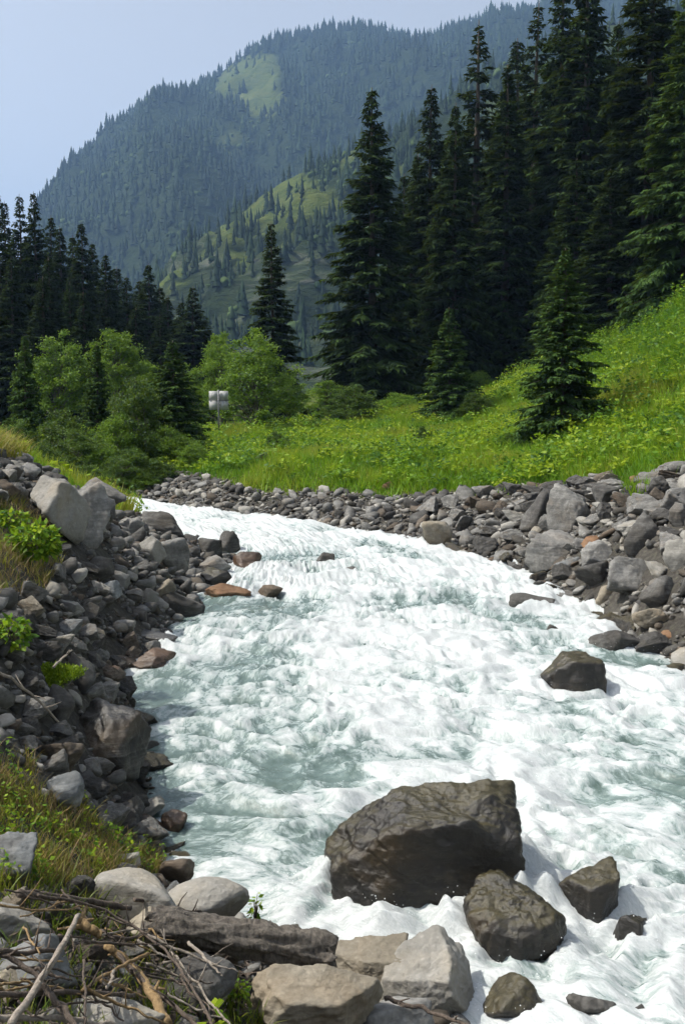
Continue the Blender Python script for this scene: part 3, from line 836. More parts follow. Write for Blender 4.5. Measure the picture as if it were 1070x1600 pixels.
hero(214, 918, 248, 946, 'pale', 'narrow pinkish stone slanting beside the yellowish block', 341, None, sub=3, depth=0.5, tilt=-0.55)
hero(252, 926, 318, 968, 'dark', 'wide dark rock at the waterline below the yellowish block', 342, 'the wide dark rock', water=True, sub=3)
hero(128, 868, 178, 906, 'dark', 'broad dark brown stone in the middle of the near bank slope', 343, 'the broad dark slope stone', sub=3)
hero(150, 906, 188, 938, 'blue', 'blue grey stone downslope of the broad dark stone', 344, None, sub=3)
hero(170, 888, 202, 916, 'grey', 'grey stone with a bright top edge beside the broad dark stone', 345, None, sub=3)
hero(166, 968, 210, 986, 'grey', 'flat grey stone just above the long pointed slab', 346, None, sub=3)
hero(134, 980, 168, 1006, 'tan', 'pale tan stone at the bank end of the long pointed slab', 347, None, sub=3)
hero(170, 986, 278, 1018, 'layer', 'long dark slab pointing out into the current', 348, 'the long pointed slab', water=True, sub=4, depth=0.5, dirs=[(0.25, 0, 1, 0.6)])
hero(204, 1016, 274, 1056, 'wetbrown', 'dark brown wedge below the long pointed slab', 349, 'the dark brown wedge', water=True, dirs=[(0.6, -0.2, 0.7, 0.6)], sub=4)
hero(150, 1024, 216, 1054, 'brown', 'flat brown rock between the reddish rock and the dark wedge', 350, None, water=True, sub=3)
hero(148, 1044, 194, 1078, 'wetbrown', 'reddish brown wet rock at the edge of the quiet green water', 351, 'the reddish wet rock', water=True, sub=3)
hero(92, 1018, 148, 1076, 'dark', 'dark boulder with a lit grey rim beside the bright mossy stone', 352, None, sub=3)
hero(44, 1044, 122, 1082, 'dark', 'stone capped with bright yellow green moss on the near bank', 353, 'the mossy stone', sub=4)
hero(66, 1068, 116, 1134, 'dark', 'dark rounded boulder under the bright mossy stone', 354, 'the moss-side boulder', sub=3)
hero(96, 1094, 230, 1198, 'layer', 'large black boulder with pale stripes across its top at the near waterline', 355, 'the striped black boulder', sub=4, depth=0.8, planes=6, strata=0.03, dirs=[(0.1, -0.2, 1, 0.6), (1, -0.4, 0.2, 0.8)])
hero(50, 1150, 132, 1208, 'brown', 'brown stone with a pale flat top below the striped black boulder', 356, 'the pale-topped brown stone', sub=4)
hero(108, 1190, 214, 1232, 'wetbrown', 'low brown wet rock spreading into the shallows below the striped boulder', 357, None, water=True, sub=4, depth=0.6)
hero(62, 1210, 126, 1258, 'blue', 'smooth blue grey stone at the upper edge of the grass patch', 358, 'the smooth blue grey stone', soft=9, sub=3)
hero(200, 1274, 254, 1308, 'wetbrown', 'black wet stone in the shallows beside the grass patch', 359, 'the shallows stone', water=True, sub=3)
hero(250, 1268, 292, 1300, 'wetbrown', 'small black snag-like rock beyond the shallows stone', 360, None, water=True, sub=3)
hero(168, 1326, 222, 1352, 'pale', 'pale flat stone lying in the dry grass', 361, 'the pale grass stone', sub=3)
hero(240, 1336, 302, 1384, 'brown', 'mossy brown stone at the tip of the grass patch by the water', 362, None, sub=3)
hero(-30, 1308, 56, 1380, 'blue', 'streaked grey stone beside the grass patch at the picture edge', 363, None, sub=4)
hero(124, 1358, 302, 1450, 'pale', 'long smooth pale grey boulder on the near shore below the grass patch', 364, 'the long smooth boulder', soft=7, sub=5, depth=0.6, planes=5, rough=0.035, strata=0)
hero(250, 1372, 386, 1452, 'pale', 'rounded grey end boulder touching the long smooth boulder by the water', 365, None, soft=7, sub=5, depth=0.8, planes=5, rough=0.035, strata=0)
hero(-30, 1410, 74, 1478, 'pale', 'pale grey stone at the picture edge above the driftwood sticks', 366, None, sub=4)
hero(186, 1416, 284, 1488, 'tan', 'tan stone wedged under the driftwood behind the rotten log', 367, None, sub=4)
hero(-25, 1472, 108, 1566, 'blue', 'blue grey striped stone under the crossing driftwood sticks', 368, None, strata=0.03, sub=4)
hero(248, 1502, 368, 1592, 'dark', 'dark rounded stone in the hollow under the rotten log', 369, None, soft=9, sub=4)
hero(96, 1556, 256, 1640, 'pale', 'cream stone under the driftwood at the bottom edge', 370, None, sub=4)
hero(-25, 1520, 34, 1570, 'tan', 'small tan stone in the bottom corner under the sticks', 371, None, sub=3)
hero(388, 1508, 602, 1640, 'tan', 'big angular tan boulder with a flat sunlit top at the bottom edge', 372, 'the big angular tan boulder', planes=7, sub=5, depth=0.7, dirs=[(0.15, -0.25, 1, 0.55), (0.75, -0.6, -0.1, 0.7)])
hero(592, 1466, 750, 1594, 'pale', 'pale grey boulder at the water edge with a long sloping side', 373, None, planes=7, dirs=[(0.7, -0.1, 0.7, 0.7), (-0.3, -0.3, 0.9, 0.68)], sub=5)
hero(506, 1464, 642, 1556, 'tan', 'overhanging stone with a lit top and dark underside between the tan and pale boulders', 374, None, planes=7, dirs=[(-0.15, -0.2, 1, 0.6), (0.55, -0.75, -0.35, 0.6)], sub=5)
hero(566, 1568, 690, 1650, 'grey', 'round grey stone with an orange stain at the bottom edge', 375, None, soft=9, sub=4)

# --- stones of the far bank
hero(658, 818, 708, 860, 'tan', 'pale tan block at the far waterline', 380, 'the pale tan block', water=True, dirs=[(0, 0, 1, 0.7), (0, -1, 0, 0.8)], sub=3)
hero(814, 766, 868, 828, 'dark', 'dark rounded boulder paired with the big grey boulder on the far bank', 381, 'the dark paired boulder', sub=3)
hero(858, 754, 928, 828, 'grey', 'biggest grey boulder at the top of the far bank under the meadow', 382, 'the biggest far boulder', sub=4)
hero(816, 822, 918, 884, 'grey', 'long grey boulder leaning over the far waterline', 383, 'the long leaning boulder', tilt=-0.2, sub=4)
hero(838, 876, 918, 908, 'brown', 'long low brown stone at the far waterline', 384, 'the low brown stone', water=True, soft=9, sub=4)
hero(816, 868, 856, 902, 'dark', 'dark pointed stone at the upstream end of the low brown stone', 385, None, water=True, sub=3)
hero(898, 842, 968, 892, 'grey', 'slanting grey slab downstream of the long leaning boulder', 386, 'the slanting slab', tilt=-0.5, sub=4, depth=0.5)
hero(972, 798, 1030, 858, 'dark', 'dark grey disc-shaped boulder high on the far bank', 387, 'the disc-shaped boulder', sub=3)
hero(908, 836, 940, 862, 'rust', 'small orange tan stone wedged beside the slanting slab', 388, None, sub=3)
hero(948, 866, 1032, 922, 'grey', 'broad grey ribbed boulder near the far waterline', 389, 'the broad ribbed boulder', strata=0.03, sub=4)
hero(1038, 838, 1085, 894, 'pale', 'pale grey stone at the edge of the picture on the far bank', 390, 'the pale edge stone', sub=3)
hero(928, 914, 994, 958, 'tan', 'rounded brownish tan stone at the far waterline', 391, 'the rounded tan stone', water=True, soft=9, sub=3)
hero(958, 930, 1014, 964, 'rust', 'smooth orange brown stone in front of the rounded tan stone', 392, None, water=True, soft=9, sub=3)
hero(1004, 898, 1064, 948, 'dark', 'dark stone with a bright ridge below the broad ribbed boulder', 393, 'the bright-ridged stone', tilt=-0.4, sub=3)
hero(1000, 948, 1062, 994, 'dark', 'large dark wet stone by the rust red stone', 394, None, water=True, sub=3)
hero(1030, 986, 1085, 1020, 'rust', 'rust red stone at the far waterline by the picture edge', 395, 'the rust red stone', water=True, sub=3)
hero(928, 756, 968, 792, 'dark', 'dark stone beside the grass tongue on the far bank', 396, 'the grass tongue stone', sub=3)
hero(1046, 784, 1085, 822, 'grey', 'grey stone high on the far bank at the picture edge', 397, 'the high edge stone', sub=3)
hero(597, 751, 618, 768, 'rust', 'orange stone on the lip of the far bank under the grass', 398, 'the orange lip stone', sub=3)
hero(1010, 760, 1046, 788, 'brown', 'brownish stone on the far bank crest right of the grass tongue', 399, None, sub=3)
hero(984, 742, 1010, 760, 'rust', 'small rusty stone in the grass above the far bank', 400, None, sub=3)
hero(396, 706, 424, 722, 'grey', 'grey stone lying in the meadow grass behind the upstream bank', 401, None, sub=3)

# --- river-washed stones between them: the larger ones singly, the rest as rubble
variants = []
rv = np.random.default_rng(77)
for k in range(16):
    P, F = rock_shape(4, rv, int(rv.integers(6, 11)), 60 if k % 4 else 14, 0.10, box=True)
    variants.append((P, F))
small_t = [rock_shape(1, rv, 6, 60, 0.10, cap=0.6) for _ in range(10)]
gravel_t = [rock_shape(0, rv, 5, 30, 0.12, cap=0.6) for _ in range(6)]
HX = np.array([[r[0], r[1], r[2], r[3]] for r in rock_list])

def bank_points(n, r, side):
    """points on the stony banks, as distances along and away from the water's edge"""
    E = LE if side == 'near' else RE
    i = r.integers(1, len(E) - 2, n); t = r.uniform(size=n)
    p = E[i] * (1 - t)[:, None] + E[i + 1] * t[:, None]
    O = RE if side == 'near' else LE
    q = O[i] * (1 - t)[:, None] + O[i + 1] * t[:, None]
    d = p - q; L_ = np.linalg.norm(d, axis=1)[:, None]; d = d / L_
    off = r.uniform(-0.25, 1.0, n) ** 1
    return p, d, off

def stony(x, y, z, px, py):
    """how stony the ground is at a place"""
    gr = greenness(x, y, z)
    wz = water_z(y)
    m = (z > wz - 0.06) & (z < wz + 2.2) & (gr < 0.5)
    grass_patch = in_poly(px, py, GRASS_POLY) | in_poly(px, py, CREST_POLY)
    return m & ~grass_patch
GRASS_POLY = [(-60, 1180), (50, 1190), (70, 1245), (130, 1262), (165, 1300), (240, 1340), (285, 1372), (200, 1368), (120, 1385), (60, 1392), (-60, 1395)]
CREST_POLY = [(-60, 785), (20, 778), (85, 835), (100, 880), (70, 925), (-60, 950)]

cand = []
rr = np.random.default_rng(19)
N_T = 330000
X = np.concatenate([rr.uniform(-9, 2.2, N_T // 2), rr.uniform(-9, 11, N_T // 2)])
Y = np.concatenate([rr.uniform(3.0, 22, N_T // 2), rr.uniform(9, 34, N_T // 2)])
Z = ground_z(X, Y)
PX, PY, DEP = project(X, Y, Z)
ok = stony(X, Y, Z, PX, PY) & (PX > -120) & (PX < 1190) & (PY < 1700)
X, Y, Z, PX, PY, DEP = X[ok], Y[ok], Z[ok], PX[ok], PY[ok], DEP[ok]
# which side of the river
mid_line = lambda y: np.interp(y, *(np.array(sorted([(((l + r_) / 2)[1], ((l + r_) / 2)[0]) for l, r_ in zip(LE[3:], RE[3:])])).T))
NEAR = X < mid_line(Y)
u = rr.uniform(size=len(X))
SZ = np.where(NEAR, 0.015 + 0.13 * u ** 16 + 0.026 * rr.uniform(size=len(X)) ** 2, 0.028 + 0.20 * u ** 14 + 0.045 * rr.uniform(size=len(X)) ** 2)
SZ = SZ * np.where(Y < 6.5, 0.55, 1.0) * np.where((~NEAR) & (PX > 800), 1.02, 1.0) * np.where((~NEAR) & (PX < 640), 0.72, 1.0)
clear = np.ones(len(X), bool)
for hx, hy, hw, hd in HX:
    clear &= ((X - hx) / (hw + SZ * 0.45)) ** 2 + ((Y - hy) / (hd + SZ * 0.45)) ** 2 > 1
X, Y, Z, PX, PY, DEP, NEAR, SZ = [a[clear] for a in (X, Y, Z, PX, PY, DEP, NEAR, SZ)]
# thin the larger ones so that they do not sit inside each other
order = np.argsort(-SZ)
keepi, cell = [], {}
for i in order:
    s = SZ[i]
    c = (int(X[i] // 0.5), int(Y[i] // 0.5)); hit = False
    for a in (-1, 0, 1):
        for b in (-1, 0, 1):
            for j in cell.get((c[0] + a, c[1] + b), ()):
                if (X[i] - X[j]) ** 2 + (Y[i] - Y[j]) ** 2 < (0.62 * (s + SZ[j])) ** 2:
                    hit = True; break
            if hit: break
        if hit: break
    if not hit:
        keepi.append(i); cell.setdefault(c, []).append(i)
keepi = np.array(keepi)
gravel_i = keepi[5200:14000]
keepi = keepi[:5200]
shown = SZ[keepi] / DEP[keepi] * ((PX[keepi] > 5) & (PX[keepi] < 1065) & (PY[keepi] < 1590) & (PY[keepi] > 730))
big_i = keepi[np.argsort(-shown)[:190]]
big_set = set(big_i.tolist())
rest_i = np.array([i for i in keepi if i not in big_set])

tones = ['grey', 'dark', 'pale', 'brown', 'blue', 'tan']
tone_word = {'grey': 'mid grey', 'dark': 'dark grey', 'pale': 'pale grey', 'brown': 'brown', 'blue': 'blue grey', 'tan': 'tan', 'wet': 'wet black'}
mesh_cache = {}
used_labels = set()
shape_word = ['angular', 'blocky', 'rounded']
n_put = 0
for i in big_i:
    k = int(rr.integers(0, 16)); tn = tones[int(rr.choice(6, p=[0.38, 0.33, 0.12, 0.07, 0.07, 0.03]))]
    if Z[i] < water_z(Y[i]) + 0.12: tn = 'wet' if rr.uniform() < 0.75 else tn
    elif NEAR[i] and Z[i] < water_z(Y[i]) + 0.45 and rr.uniform() < 0.6: tn = 'dark'
    key = k
    if key not in mesh_cache:
        mesh_cache[key] = make_mesh('stone', variants[k][0], variants[k][1], M['grey'], True)
    s = SZ[i]
    sc = (s * rr.uniform(0.85, 1.35), s * rr.uniform(0.7, 1.1), s * rr.uniform(0.45, 0.85))
    zz = max(Z[i], water_z(Y[i]) - 0.08)
    # description: shape, tone, size and the nearest landmark
    d = [(math.hypot(X[i] - a, Y[i] - b), nm, X[i] - a, Y[i] - b) for nm, a, b in LAND]
    d.sort(key=lambda t: t[0])
    size = 'small' if s / DEP[i] * FPX < 8 else ('medium' if s / DEP[i] * FPX < 12 else 'large')
    flat = 'flat' if sc[2] < 0.55 * s else ('upright' if sc[2] > 0.78 * s else ('long' if sc[0] > 1.2 * sc[1] else ''))
    lab = None
    for dd, nm, dx, dy in d[:7]:
        if abs(dy) > abs(dx): rel = 'upstream of' if dy > 0 else 'downstream of'
        elif NEAR[i]: rel = 'on the water side of' if dx > 0 else 'upslope of'
        else: rel = 'upslope of' if dx > 0 else 'on the water side of'
        w = ' '.join(x for x in (size, flat, tone_word[tn], shape_word[0 if k % 3 == 1 else (1 if k % 3 == 2 else 2)], 'stone', rel, nm) if x)
        if w not in used_labels:
            lab = w; break
    if lab is None: continue
    used_labels.add(lab)
    o = link('stone', mesh_cache[key], loc=(X[i], Y[i], zz + sc[2] * 0.45), rot=(rr.uniform(-0.35, 0.35), rr.uniform(-0.35, 0.35), rr.uniform(0, 6.28)), scale=sc)
    o.material_slots[0].link = 'OBJECT'; o.material_slots[0].material = M[tn]
    tag(o, lab, 'stone', 'single stones of the near bank' if NEAR[i] else 'single stones of the far bank')
    rock_list.append((X[i], Y[i], s, s, Z[i] < water_z(Y[i]) + 0.02, 0))
    n_put += 1

def rubble(name, ids, sel_mat, label, seed, temps=None, cat='rubble'):
    temps = temps or small_t
    r = np.random.default_rng(seed)
    n = len(ids)
    which = r.integers(0, len(temps), n)
    Vs, Fs, base = [], [], 0
    for k, (V, F) in enumerate(temps):
        s = ids[which == k]; m = len(s)
        if not m: continue
        a = r.uniform(0, 6.283, m); c, sn = np.cos(a)[:, None], np.sin(a)[:, None]
        ax, ay, az = (SZ[s] * r.uniform(0.8, 1.4, m))[:, None], (SZ[s] * r.uniform(0.65, 1.1, m))[:, None], (SZ[s] * r.uniform(0.4, 0.85, m))[:, None]
        vx, vy, vz = V[None, :, 0] * ax, V[None, :, 1] * ay, V[None, :, 2] * az
        tl = r.uniform(-0.5, 0.5, (m, 1)); vz = vz + vx * tl
        P = np.stack([vx * c - vy * sn + X[s][:, None], vx * sn + vy * c + Y[s][:, None], vz + (Z[s][:, None] + az * 0.35)], -1)
        Vs.append(P.reshape(-1, 3)); Fs.append((F[None] + (np.arange(m) * len(V))[:, None, None]).reshape(-1, 3) + base); base += m * len(V)
    o = link(name, make_mesh(name, np.vstack(Vs), np.vstack(Fs), M[sel_mat], False))
    tag(o, label, cat, kind='stuff')
for nm_side, sel in (('near', NEAR[gravel_i]), ('far', ~NEAR[gravel_i])):
    gp = rr.uniform(size=len(gravel_i))
    for lo, hi, mt, wd in ((0, 0.5, 'grey', 'grey'), (0.5, 0.8, 'dark', 'dark'), (0.8, 1.0, 'brown', 'brown')):
        ii = gravel_i[sel & (gp >= lo) & (gp < hi)]
        if len(ii): rubble('gravel', ii, mt, 'small %s gravel between the stones of the %s bank' % (wd, nm_side), 6, gravel_t, 'gravel')
pick = rr.uniform(size=len(rest_i))
for nm_side, sel in (('near', NEAR[rest_i]), ('far', ~NEAR[rest_i])):
    for (lo, hi, mt, wd) in ((0, 0.40, 'grey', 'grey'), (0.40, 0.70, 'dark', 'dark'), (0.70, 0.80, 'brown', 'brown'), (0.80, 1.0, 'pale', 'pale')):
        ii = rest_i[sel & (pick >= lo) & (pick < hi)]
        if len(ii): rubble('rubble', ii, mt, 'loose %s river rubble covering the %s bank' % (wd, nm_side), 5)

# ---------------------------------------------------------------- the river
def resample(E, n):
    d = np.concatenate([[0], np.cumsum(np.linalg.norm(np.diff(E, axis=0), axis=1))])
    return d
cen = (LE + RE) / 2
cl = resample(cen, 0)
tt = np.linspace(0, len(cen) - 1, 6000)
def cr(E, t):
    i = np.clip(t.astype(int), 0, len(E) - 2); f = (t - i)[:, None]
    p0, p1, p2, p3 = E[np.clip(i - 1, 0, len(E) - 1)], E[i], E[i + 1], E[np.clip(i + 2, 0, len(E) - 1)]
    return 0.5 * (2 * p1 + (p2 - p0) * f + (2 * p0 - 5 * p1 + 4 * p2 - p3) * f ** 2 + (3 * p1 - p0 - 3 * p2 + p3) * f ** 3)
C_ = cr(cen, tt)
arc = np.concatenate([[0], np.cumsum(np.linalg.norm(np.diff(C_, axis=0), axis=1))])
step = np.clip(np.maximum(C_[:, 1], 3.0) ** 2 / 3481 * 1.35, 0.020, 0.30)
step = np.where(C_[:, 1] < 4.6, 0.06, step)
rows = np.concatenate([[0], np.cumsum(np.diff(arc) / step[:-1])])
nrow = int(rows[-1])
tv = np.interp(np.arange(nrow), rows, tt); sv = np.interp(np.arange(nrow), rows, arc)
Lr, Rr_ = cr(LE, tv), cr(RE, tv)
NU = 290
uu = np.linspace(-0.16, 1.16, NU)
WX = Lr[:, None, 0] * (1 - uu) + Rr_[:, None, 0] * uu
WY = Lr[:, None, 1] * (1 - uu) + Rr_[:, None, 1] * uu
wid = np.linalg.norm(Rr_ - Lr, axis=1)
WS = np.repeat(sv[:, None], NU, 1)
WT = (uu[None] - 0.5) * wid[:, None]
# flow coordinates bent a little so that streaks wander
wx = WX + 0.35 * fbm(WX * 0.7, WY * 0.7, 0.0, 2, 91); wy = WY + 0.35 * fbm(WX * 0.7, WY * 0.7, 9.0, 2, 92)
env = sstep(-0.02, 0.10, uu)[None] * sstep(1.02, 0.93, uu)[None]
calm = np.zeros_like(WX)
for px, py, rx, ry, k in [(240, 1105, 1.1, 1.5, 1.0), (330, 960, 1.5, 0.9, 0.85), (450, 876, 1.6, 0.7, 1.0), (440, 1215, 0.9, 0.6, 0.8), (230, 1255, 0.7, 0.7, 0.9), (1010, 1040, 1.2, 0.6, 1.0), (880, 975, 1.3, 0.5, 0.8), (600, 960, 1.2, 0.7, 0.35),
                          (190, 1240, 0.6, 0.8, 1.0), (290, 1310, 0.55, 0.7, 1.0), (350, 1420, 0.5, 0.35, 0.6), (250, 1180, 0.5, 0.8, 0.7), (820, 1130, 1.0, 0.5, 0.4), (1000, 1180, 0.8, 0.5, 0.45), (640, 1190, 0.8, 0.4, 0.4), (500, 1340, 0.35, 0.4, 0.35), (250, 1320, 0.5, 0.5, 0.9), (620, 1090, 0.9, 0.6, 0.45), (330, 1390, 0.5, 0.5, 0.55), (560, 860, 1.6, 0.7, 0.3), (930, 905, 0.9, 0.5, 0.6), (960, 1240, 1.0, 0.8, 0.25), (720, 1000, 1.2, 0.7, 0.3), (330, 1150, 0.9, 0.8, 0.6)]:
    p = on_water(px, py)
    calm = np.maximum(calm, k * np.exp(-((WX - p[0]) / rx) ** 2 - ((WY - p[1]) / ry) ** 2))
amp = (1 - 0.75 * calm) * (0.25 + 0.75 * env)
turb = sstep(-0.35, 0.45, fbm(WX * 0.55, WY * 0.55, 4.0, 2, 240))
w1 = ridged(wx * 0.62, wy * 0.80, 0.0, 2, 201)
w2 = ridged(wx * 1.6 + 0.4 * w1, wy * 1.9, 3.0, 3, 205)
w3 = 1.1 - 2.2 * np.abs(fbm(wx * 3.0 + 0.8 * w2 + 0.25 * WS, wy * 3.4 + 0.6 * w1, 6.0, 4, 209, 0.55))
w4 = fbm(wx * 11, wy * 11, 2.0, 3, 215)
big_w = 0.10 * w1 + 0.085 * w2
zw = water_z(WY) + amp * (big_w - 0.05) + amp * (0.030 * w3 * (0.45 + 0.75 * turb)) + 0.010 * amp * turb * w4
foam = 0.36 + 0.16 * turb + 0.24 * w2 + 0.22 * w1 + 0.10 * w3 - 0.54 * calm + 0.45 * fbm(WS * 0.35, WT * 0.9, 0, 3, 231)
foam += 0.06 * sstep(0.55, 1.0, uu)[None] + 0.10 * sstep(22, 26, WY) - 0.14 * sstep(0.36, 0.0, uu)[None] * sstep(26, 20, WY)
# cushions and wakes round the rocks
for (x, y, rw, rd, inw, top) in rock_list:
    if not inw: continue
    m = (np.abs(WX - x) < rw * 4 + 0.6) & (np.abs(WY - y) < rd * 5 + 0.8)
    if not m.any(): continue
    dx, dy = WX[m] - x, WY[m] - y
    q = np.sqrt((dx / (rw + 0.02)) ** 2 + (dy / (rd + 0.02)) ** 2)
    s = min(rw, 0.6)
    ring = np.exp(-((q - 1.15) / 0.35) ** 2)
    up = np.clip(dy / (np.hypot(dx, dy) + 1e-6), -1, 1)
    nz = np.clip(0.55 + 0.9 * fbm(dx * 3.6 + x, dy * 3.6 + y, 0, 3, 33), 0, 1.4)
    bf = (1 - 0.9 * calm[m]) * min(1.0, rw / 0.16)
    zw[m] += s * ring * (0.15 + 0.28 * np.clip(up, 0, 1) + 0.10 * np.clip(-dx / (np.hypot(dx, dy) + 1e-6), 0, 1)) * nz * bf - s * 0.10 * np.exp(-((q - 1.6) / 0.5) ** 2) * np.clip(-up, 0, 1) * bf
    foam[m] += 0.26 * np.exp(-((q - 1.2) / 0.4) ** 2) * bf * (0.4 + nz)
n, k = WX.shape
ii = np.arange(n * k).reshape(n, k)
q = np.stack([ii[:-1, :-1], ii[1:, :-1], ii[1:, 1:], ii[:-1, 1:]], -1).reshape(-1, 4)
riv = link('river', make_mesh('river', np.stack([WX, WY, zw], -1).reshape(-1, 3), q, M['water'], True,
                              {'foam': foam.ravel(), 'flow_s': WS.ravel(), 'flow_t': WT.ravel()}))
tag(riv, 'foaming white mountain torrent with grey green patches', 'river', kind='structure')

# ---------------------------------------------------------------- trees
def twig_quads(p0, d, ln, wd, up, rng):
    side = np.cross(d, up); side /= np.linalg.norm(side, axis=1)[:, None] + 1e-9
    m = p0 + d * (ln * 0.45)[:, None]
    V = np.stack([p0, m + side * wd[:, None], p0 + d * ln[:, None], m - side * wd[:, None]], 1)
    return V

def spruce_meshes(seed, H, R, z0=0.05, dens=1.0, droop=0.45, mat='needle', wstep=0.34, tw=0.052, lsc=1.0):
    r = np.random.default_rng(seed)
    bz, ba, bl, be = [], [], [], []
    z = z0 * H
    while z < 0.985 * H:
        f = z / H
        prof = (1 - f) ** 0.95 * (0.75 + 0.25 * min(1, f / 0.12 + 0.25))
        nb = int(round((6.5 + 3 * (1 - f)) * dens * r.uniform(0.75, 1.2)))
        for k in range(max(nb, 3)):
            bz.append(z + r.uniform(-0.34, 0.34) * min(1, (H - z) / 2)); ba.append(r.uniform(0, 2 * np.pi))
            bl.append(max(0.10, R * prof * r.uniform(0.62, 1.18) + 0.06))
            be.append(0.50 * f - 0.12 + r.normal(0, 0.17))
        z += wstep * (0.65 + 0.6 * (1 - f)) * r.uniform(0.8, 1.2)
    bz, ba, bl, be = map(np.array, (bz, ba, bl, be))
    nt = np.maximum((bl / 0.036).astype(int), 6)
    bi = np.repeat(np.arange(len(bz)), nt)
    n = len(bi)
    t = r.uniform(0.10, 1.0, n) ** 0.8
    side = np.where(r.uniform(size=n) < 0.5, -1.0, 1.0)
    out = np.stack([np.cos(ba), np.sin(ba), np.zeros_like(ba)], -1)[bi]
    tan = np.stack([-np.sin(ba), np.cos(ba), np.zeros_like(ba)], -1)[bi]
    Lb = bl[bi]; e = be[bi]
    fz = bz[bi] / H
    dr = droop * (1 - fz) ** 0.7
    zc = np.sin(e) * t - dr * t ** 1.6 + 0.28 * dr * t ** 4
    p0 = out * (Lb * t * np.cos(e) * (1 - 0.10 * dr))[:, None]
    p0[:, 2] = bz[bi] + Lb * zc
    slope = np.sin(e) - dr * 1.6 * t ** 0.6
    phi = r.uniform(0.35, 1.15, n)
    d = out * np.cos(phi)[:, None] + tan * (side * np.sin(phi))[:, None]
    d[:, 2] = slope * 0.7 - r.uniform(0.0, 0.75, n) * (1 - 0.5 * fz)
    d /= np.linalg.norm(d, axis=1)[:, None]
    ln = (0.34 * Lb * (1 - t) + 0.36) * r.uniform(0.7, 1.3, n) * lsc * (0.38 + 0.62 * np.clip((1 - fz) / 0.35, 0, 1))
    wd = tw * r.uniform(0.7, 1.5, n) * (0.7 + 0.6 * ln)
    up = np.stack([r.normal(0, 0.6, n), r.normal(0, 0.6, n), np.ones(n)], -1)
    V1 = twig_quads(p0, d, ln, wd, up, r)
    # hanging twiglets below the branches
    h = r.uniform(size=n) < 0.55
    d2 = np.stack([r.normal(0, 0.35, h.sum()), r.normal(0, 0.35, h.sum()), -np.ones(h.sum())], -1); d2 += 0.5 * out[h]
    d2 /= np.linalg.norm(d2, axis=1)[:, None]
    ps = p0[h] + d[h] * (ln[h] * r.uniform(0.1, 0.6, h.sum()))[:, None]
    V2 = twig_quads(ps, d2, r.uniform(0.2, 0.6, h.sum()) * lsc * (0.6 + 0.5 * (1 - fz[h])), tw * r.uniform(0.6, 1.1, h.sum()), out[h] + r.normal(0, 0.5, (h.sum(), 3)), r)
    V = np.concatenate([V1, V2]); nq = len(V)
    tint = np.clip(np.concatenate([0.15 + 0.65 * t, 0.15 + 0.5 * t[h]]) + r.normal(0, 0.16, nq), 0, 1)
    crown = make_mesh('crown', V.reshape(-1, 3), np.arange(nq * 4).reshape(-1, 4), M[mat], False, {'tint': np.repeat(tint, 4)})
    zz = np.linspace(-0.4, H, 12)
    rt = 0.011 * H * (1 - np.clip(zz, 0, H) / H) ** 0.9 + 0.012
    wob = 0.02 * np.sin(zz * 0.7 + seed)
    paths = [(np.stack([wob, 0.5 * wob, zz], -1), rt * np.where(zz < 0, 1.25, 1.0))]
    for j in range(0, len(bz), 2):     # bare inner branches
        o_ = np.array([math.cos(ba[j]), math.sin(ba[j])])
        ts = np.array([0, 0.4, 0.8]); drj = droop * (1 - bz[j] / H) ** 0.7
        zc_ = bz[j] + bl[j] * (math.sin(be[j]) * ts - drj * ts ** 1.6 + 0.28 * drj * ts ** 4)
        paths.append((np.stack([o_[0] * bl[j] * ts, o_[1] * bl[j] * ts, zc_], -1), np.array([0.022, 0.014, 0.006])))
    tv_, tf_ = tubes(paths, 5)
    trunk = make_mesh('trunk', tv_, tf_, M['bark'], True)
    return trunk, crown, H

SPR = [spruce_meshes(1, 20, 3.0, 0.04), spruce_meshes(2, 22, 2.7, 0.10, 0.95, 0.55), spruce_meshes(3, 18, 2.9, 0.03, 1.05, 0.4), spruce_meshes(4, 24, 2.6, 0.2, 0.75, 0.6, wstep=0.55),
       spruce_meshes(5, 21, 2.3, 0.06, 1.0, 0.5), spruce_meshes(6, 20, 2.9, 0.03, 1.0, 0.55, 'needle_young_sunlit')]  # last one: sunlight on the edge spruce painted in as brighter needle colour
YNG = [spruce_meshes(21, 8, 2.0, 0.0, 1.5, 0.28, 'needle_young_sunlit', 0.22, 0.05, 0.6), spruce_meshes(22, 9, 1.9, 0.0, 1.5, 0.32, 'needle_young_sunlit', 0.24, 0.05, 0.6)]

def crown_radius(me):
    co = np.empty(len(me.vertices) * 3, np.float32); me.vertices.foreach_get('co', co); co = co.reshape(-1, 3)
    return float(np.percentile(np.hypot(co[:, 0], co[:, 1]), 97))
_rad = {}
def put_tree(name, kind, px, top, Y, label, cat, group, wpx, seed=0, base=None, parts=('trunk', 'crown')):
    """a tree whose foot is at depth Y (or where the picture shows its foot), of the height and width seen there"""
    r = np.random.default_rng(seed + abs(int(px)) * 7)
    tr, crn, H0 = kind
    if base is not None:
        Y = on_ground(px, base)[1]
    x = at_depth(px, 640, Y)[0]
    gz = float(ground_z(np.array([x]), np.array([Y]))[0])
    s = (at_depth(px, top, Y)[2] - gz) / H0
    if crn.name not in _rad: _rad[crn.name] = crown_radius(crn)
    sw = 0.5 * wpx / FPX * Y / _rad[crn.name]
    e = bpy.data.objects.new(name, None); COL.objects.link(e)
    e.location = (x, Y, gz - 0.05); e.rotation_euler = (r.uniform(-0.012, 0.012), r.uniform(-0.012, 0.012), r.uniform(0, 6.28))
    e.scale = (sw, sw, s)
    e.empty_display_size = 0.3
    tag(e, label, cat, group)
    link(parts[0], tr, e); link(parts[1], crn, e)
    return e

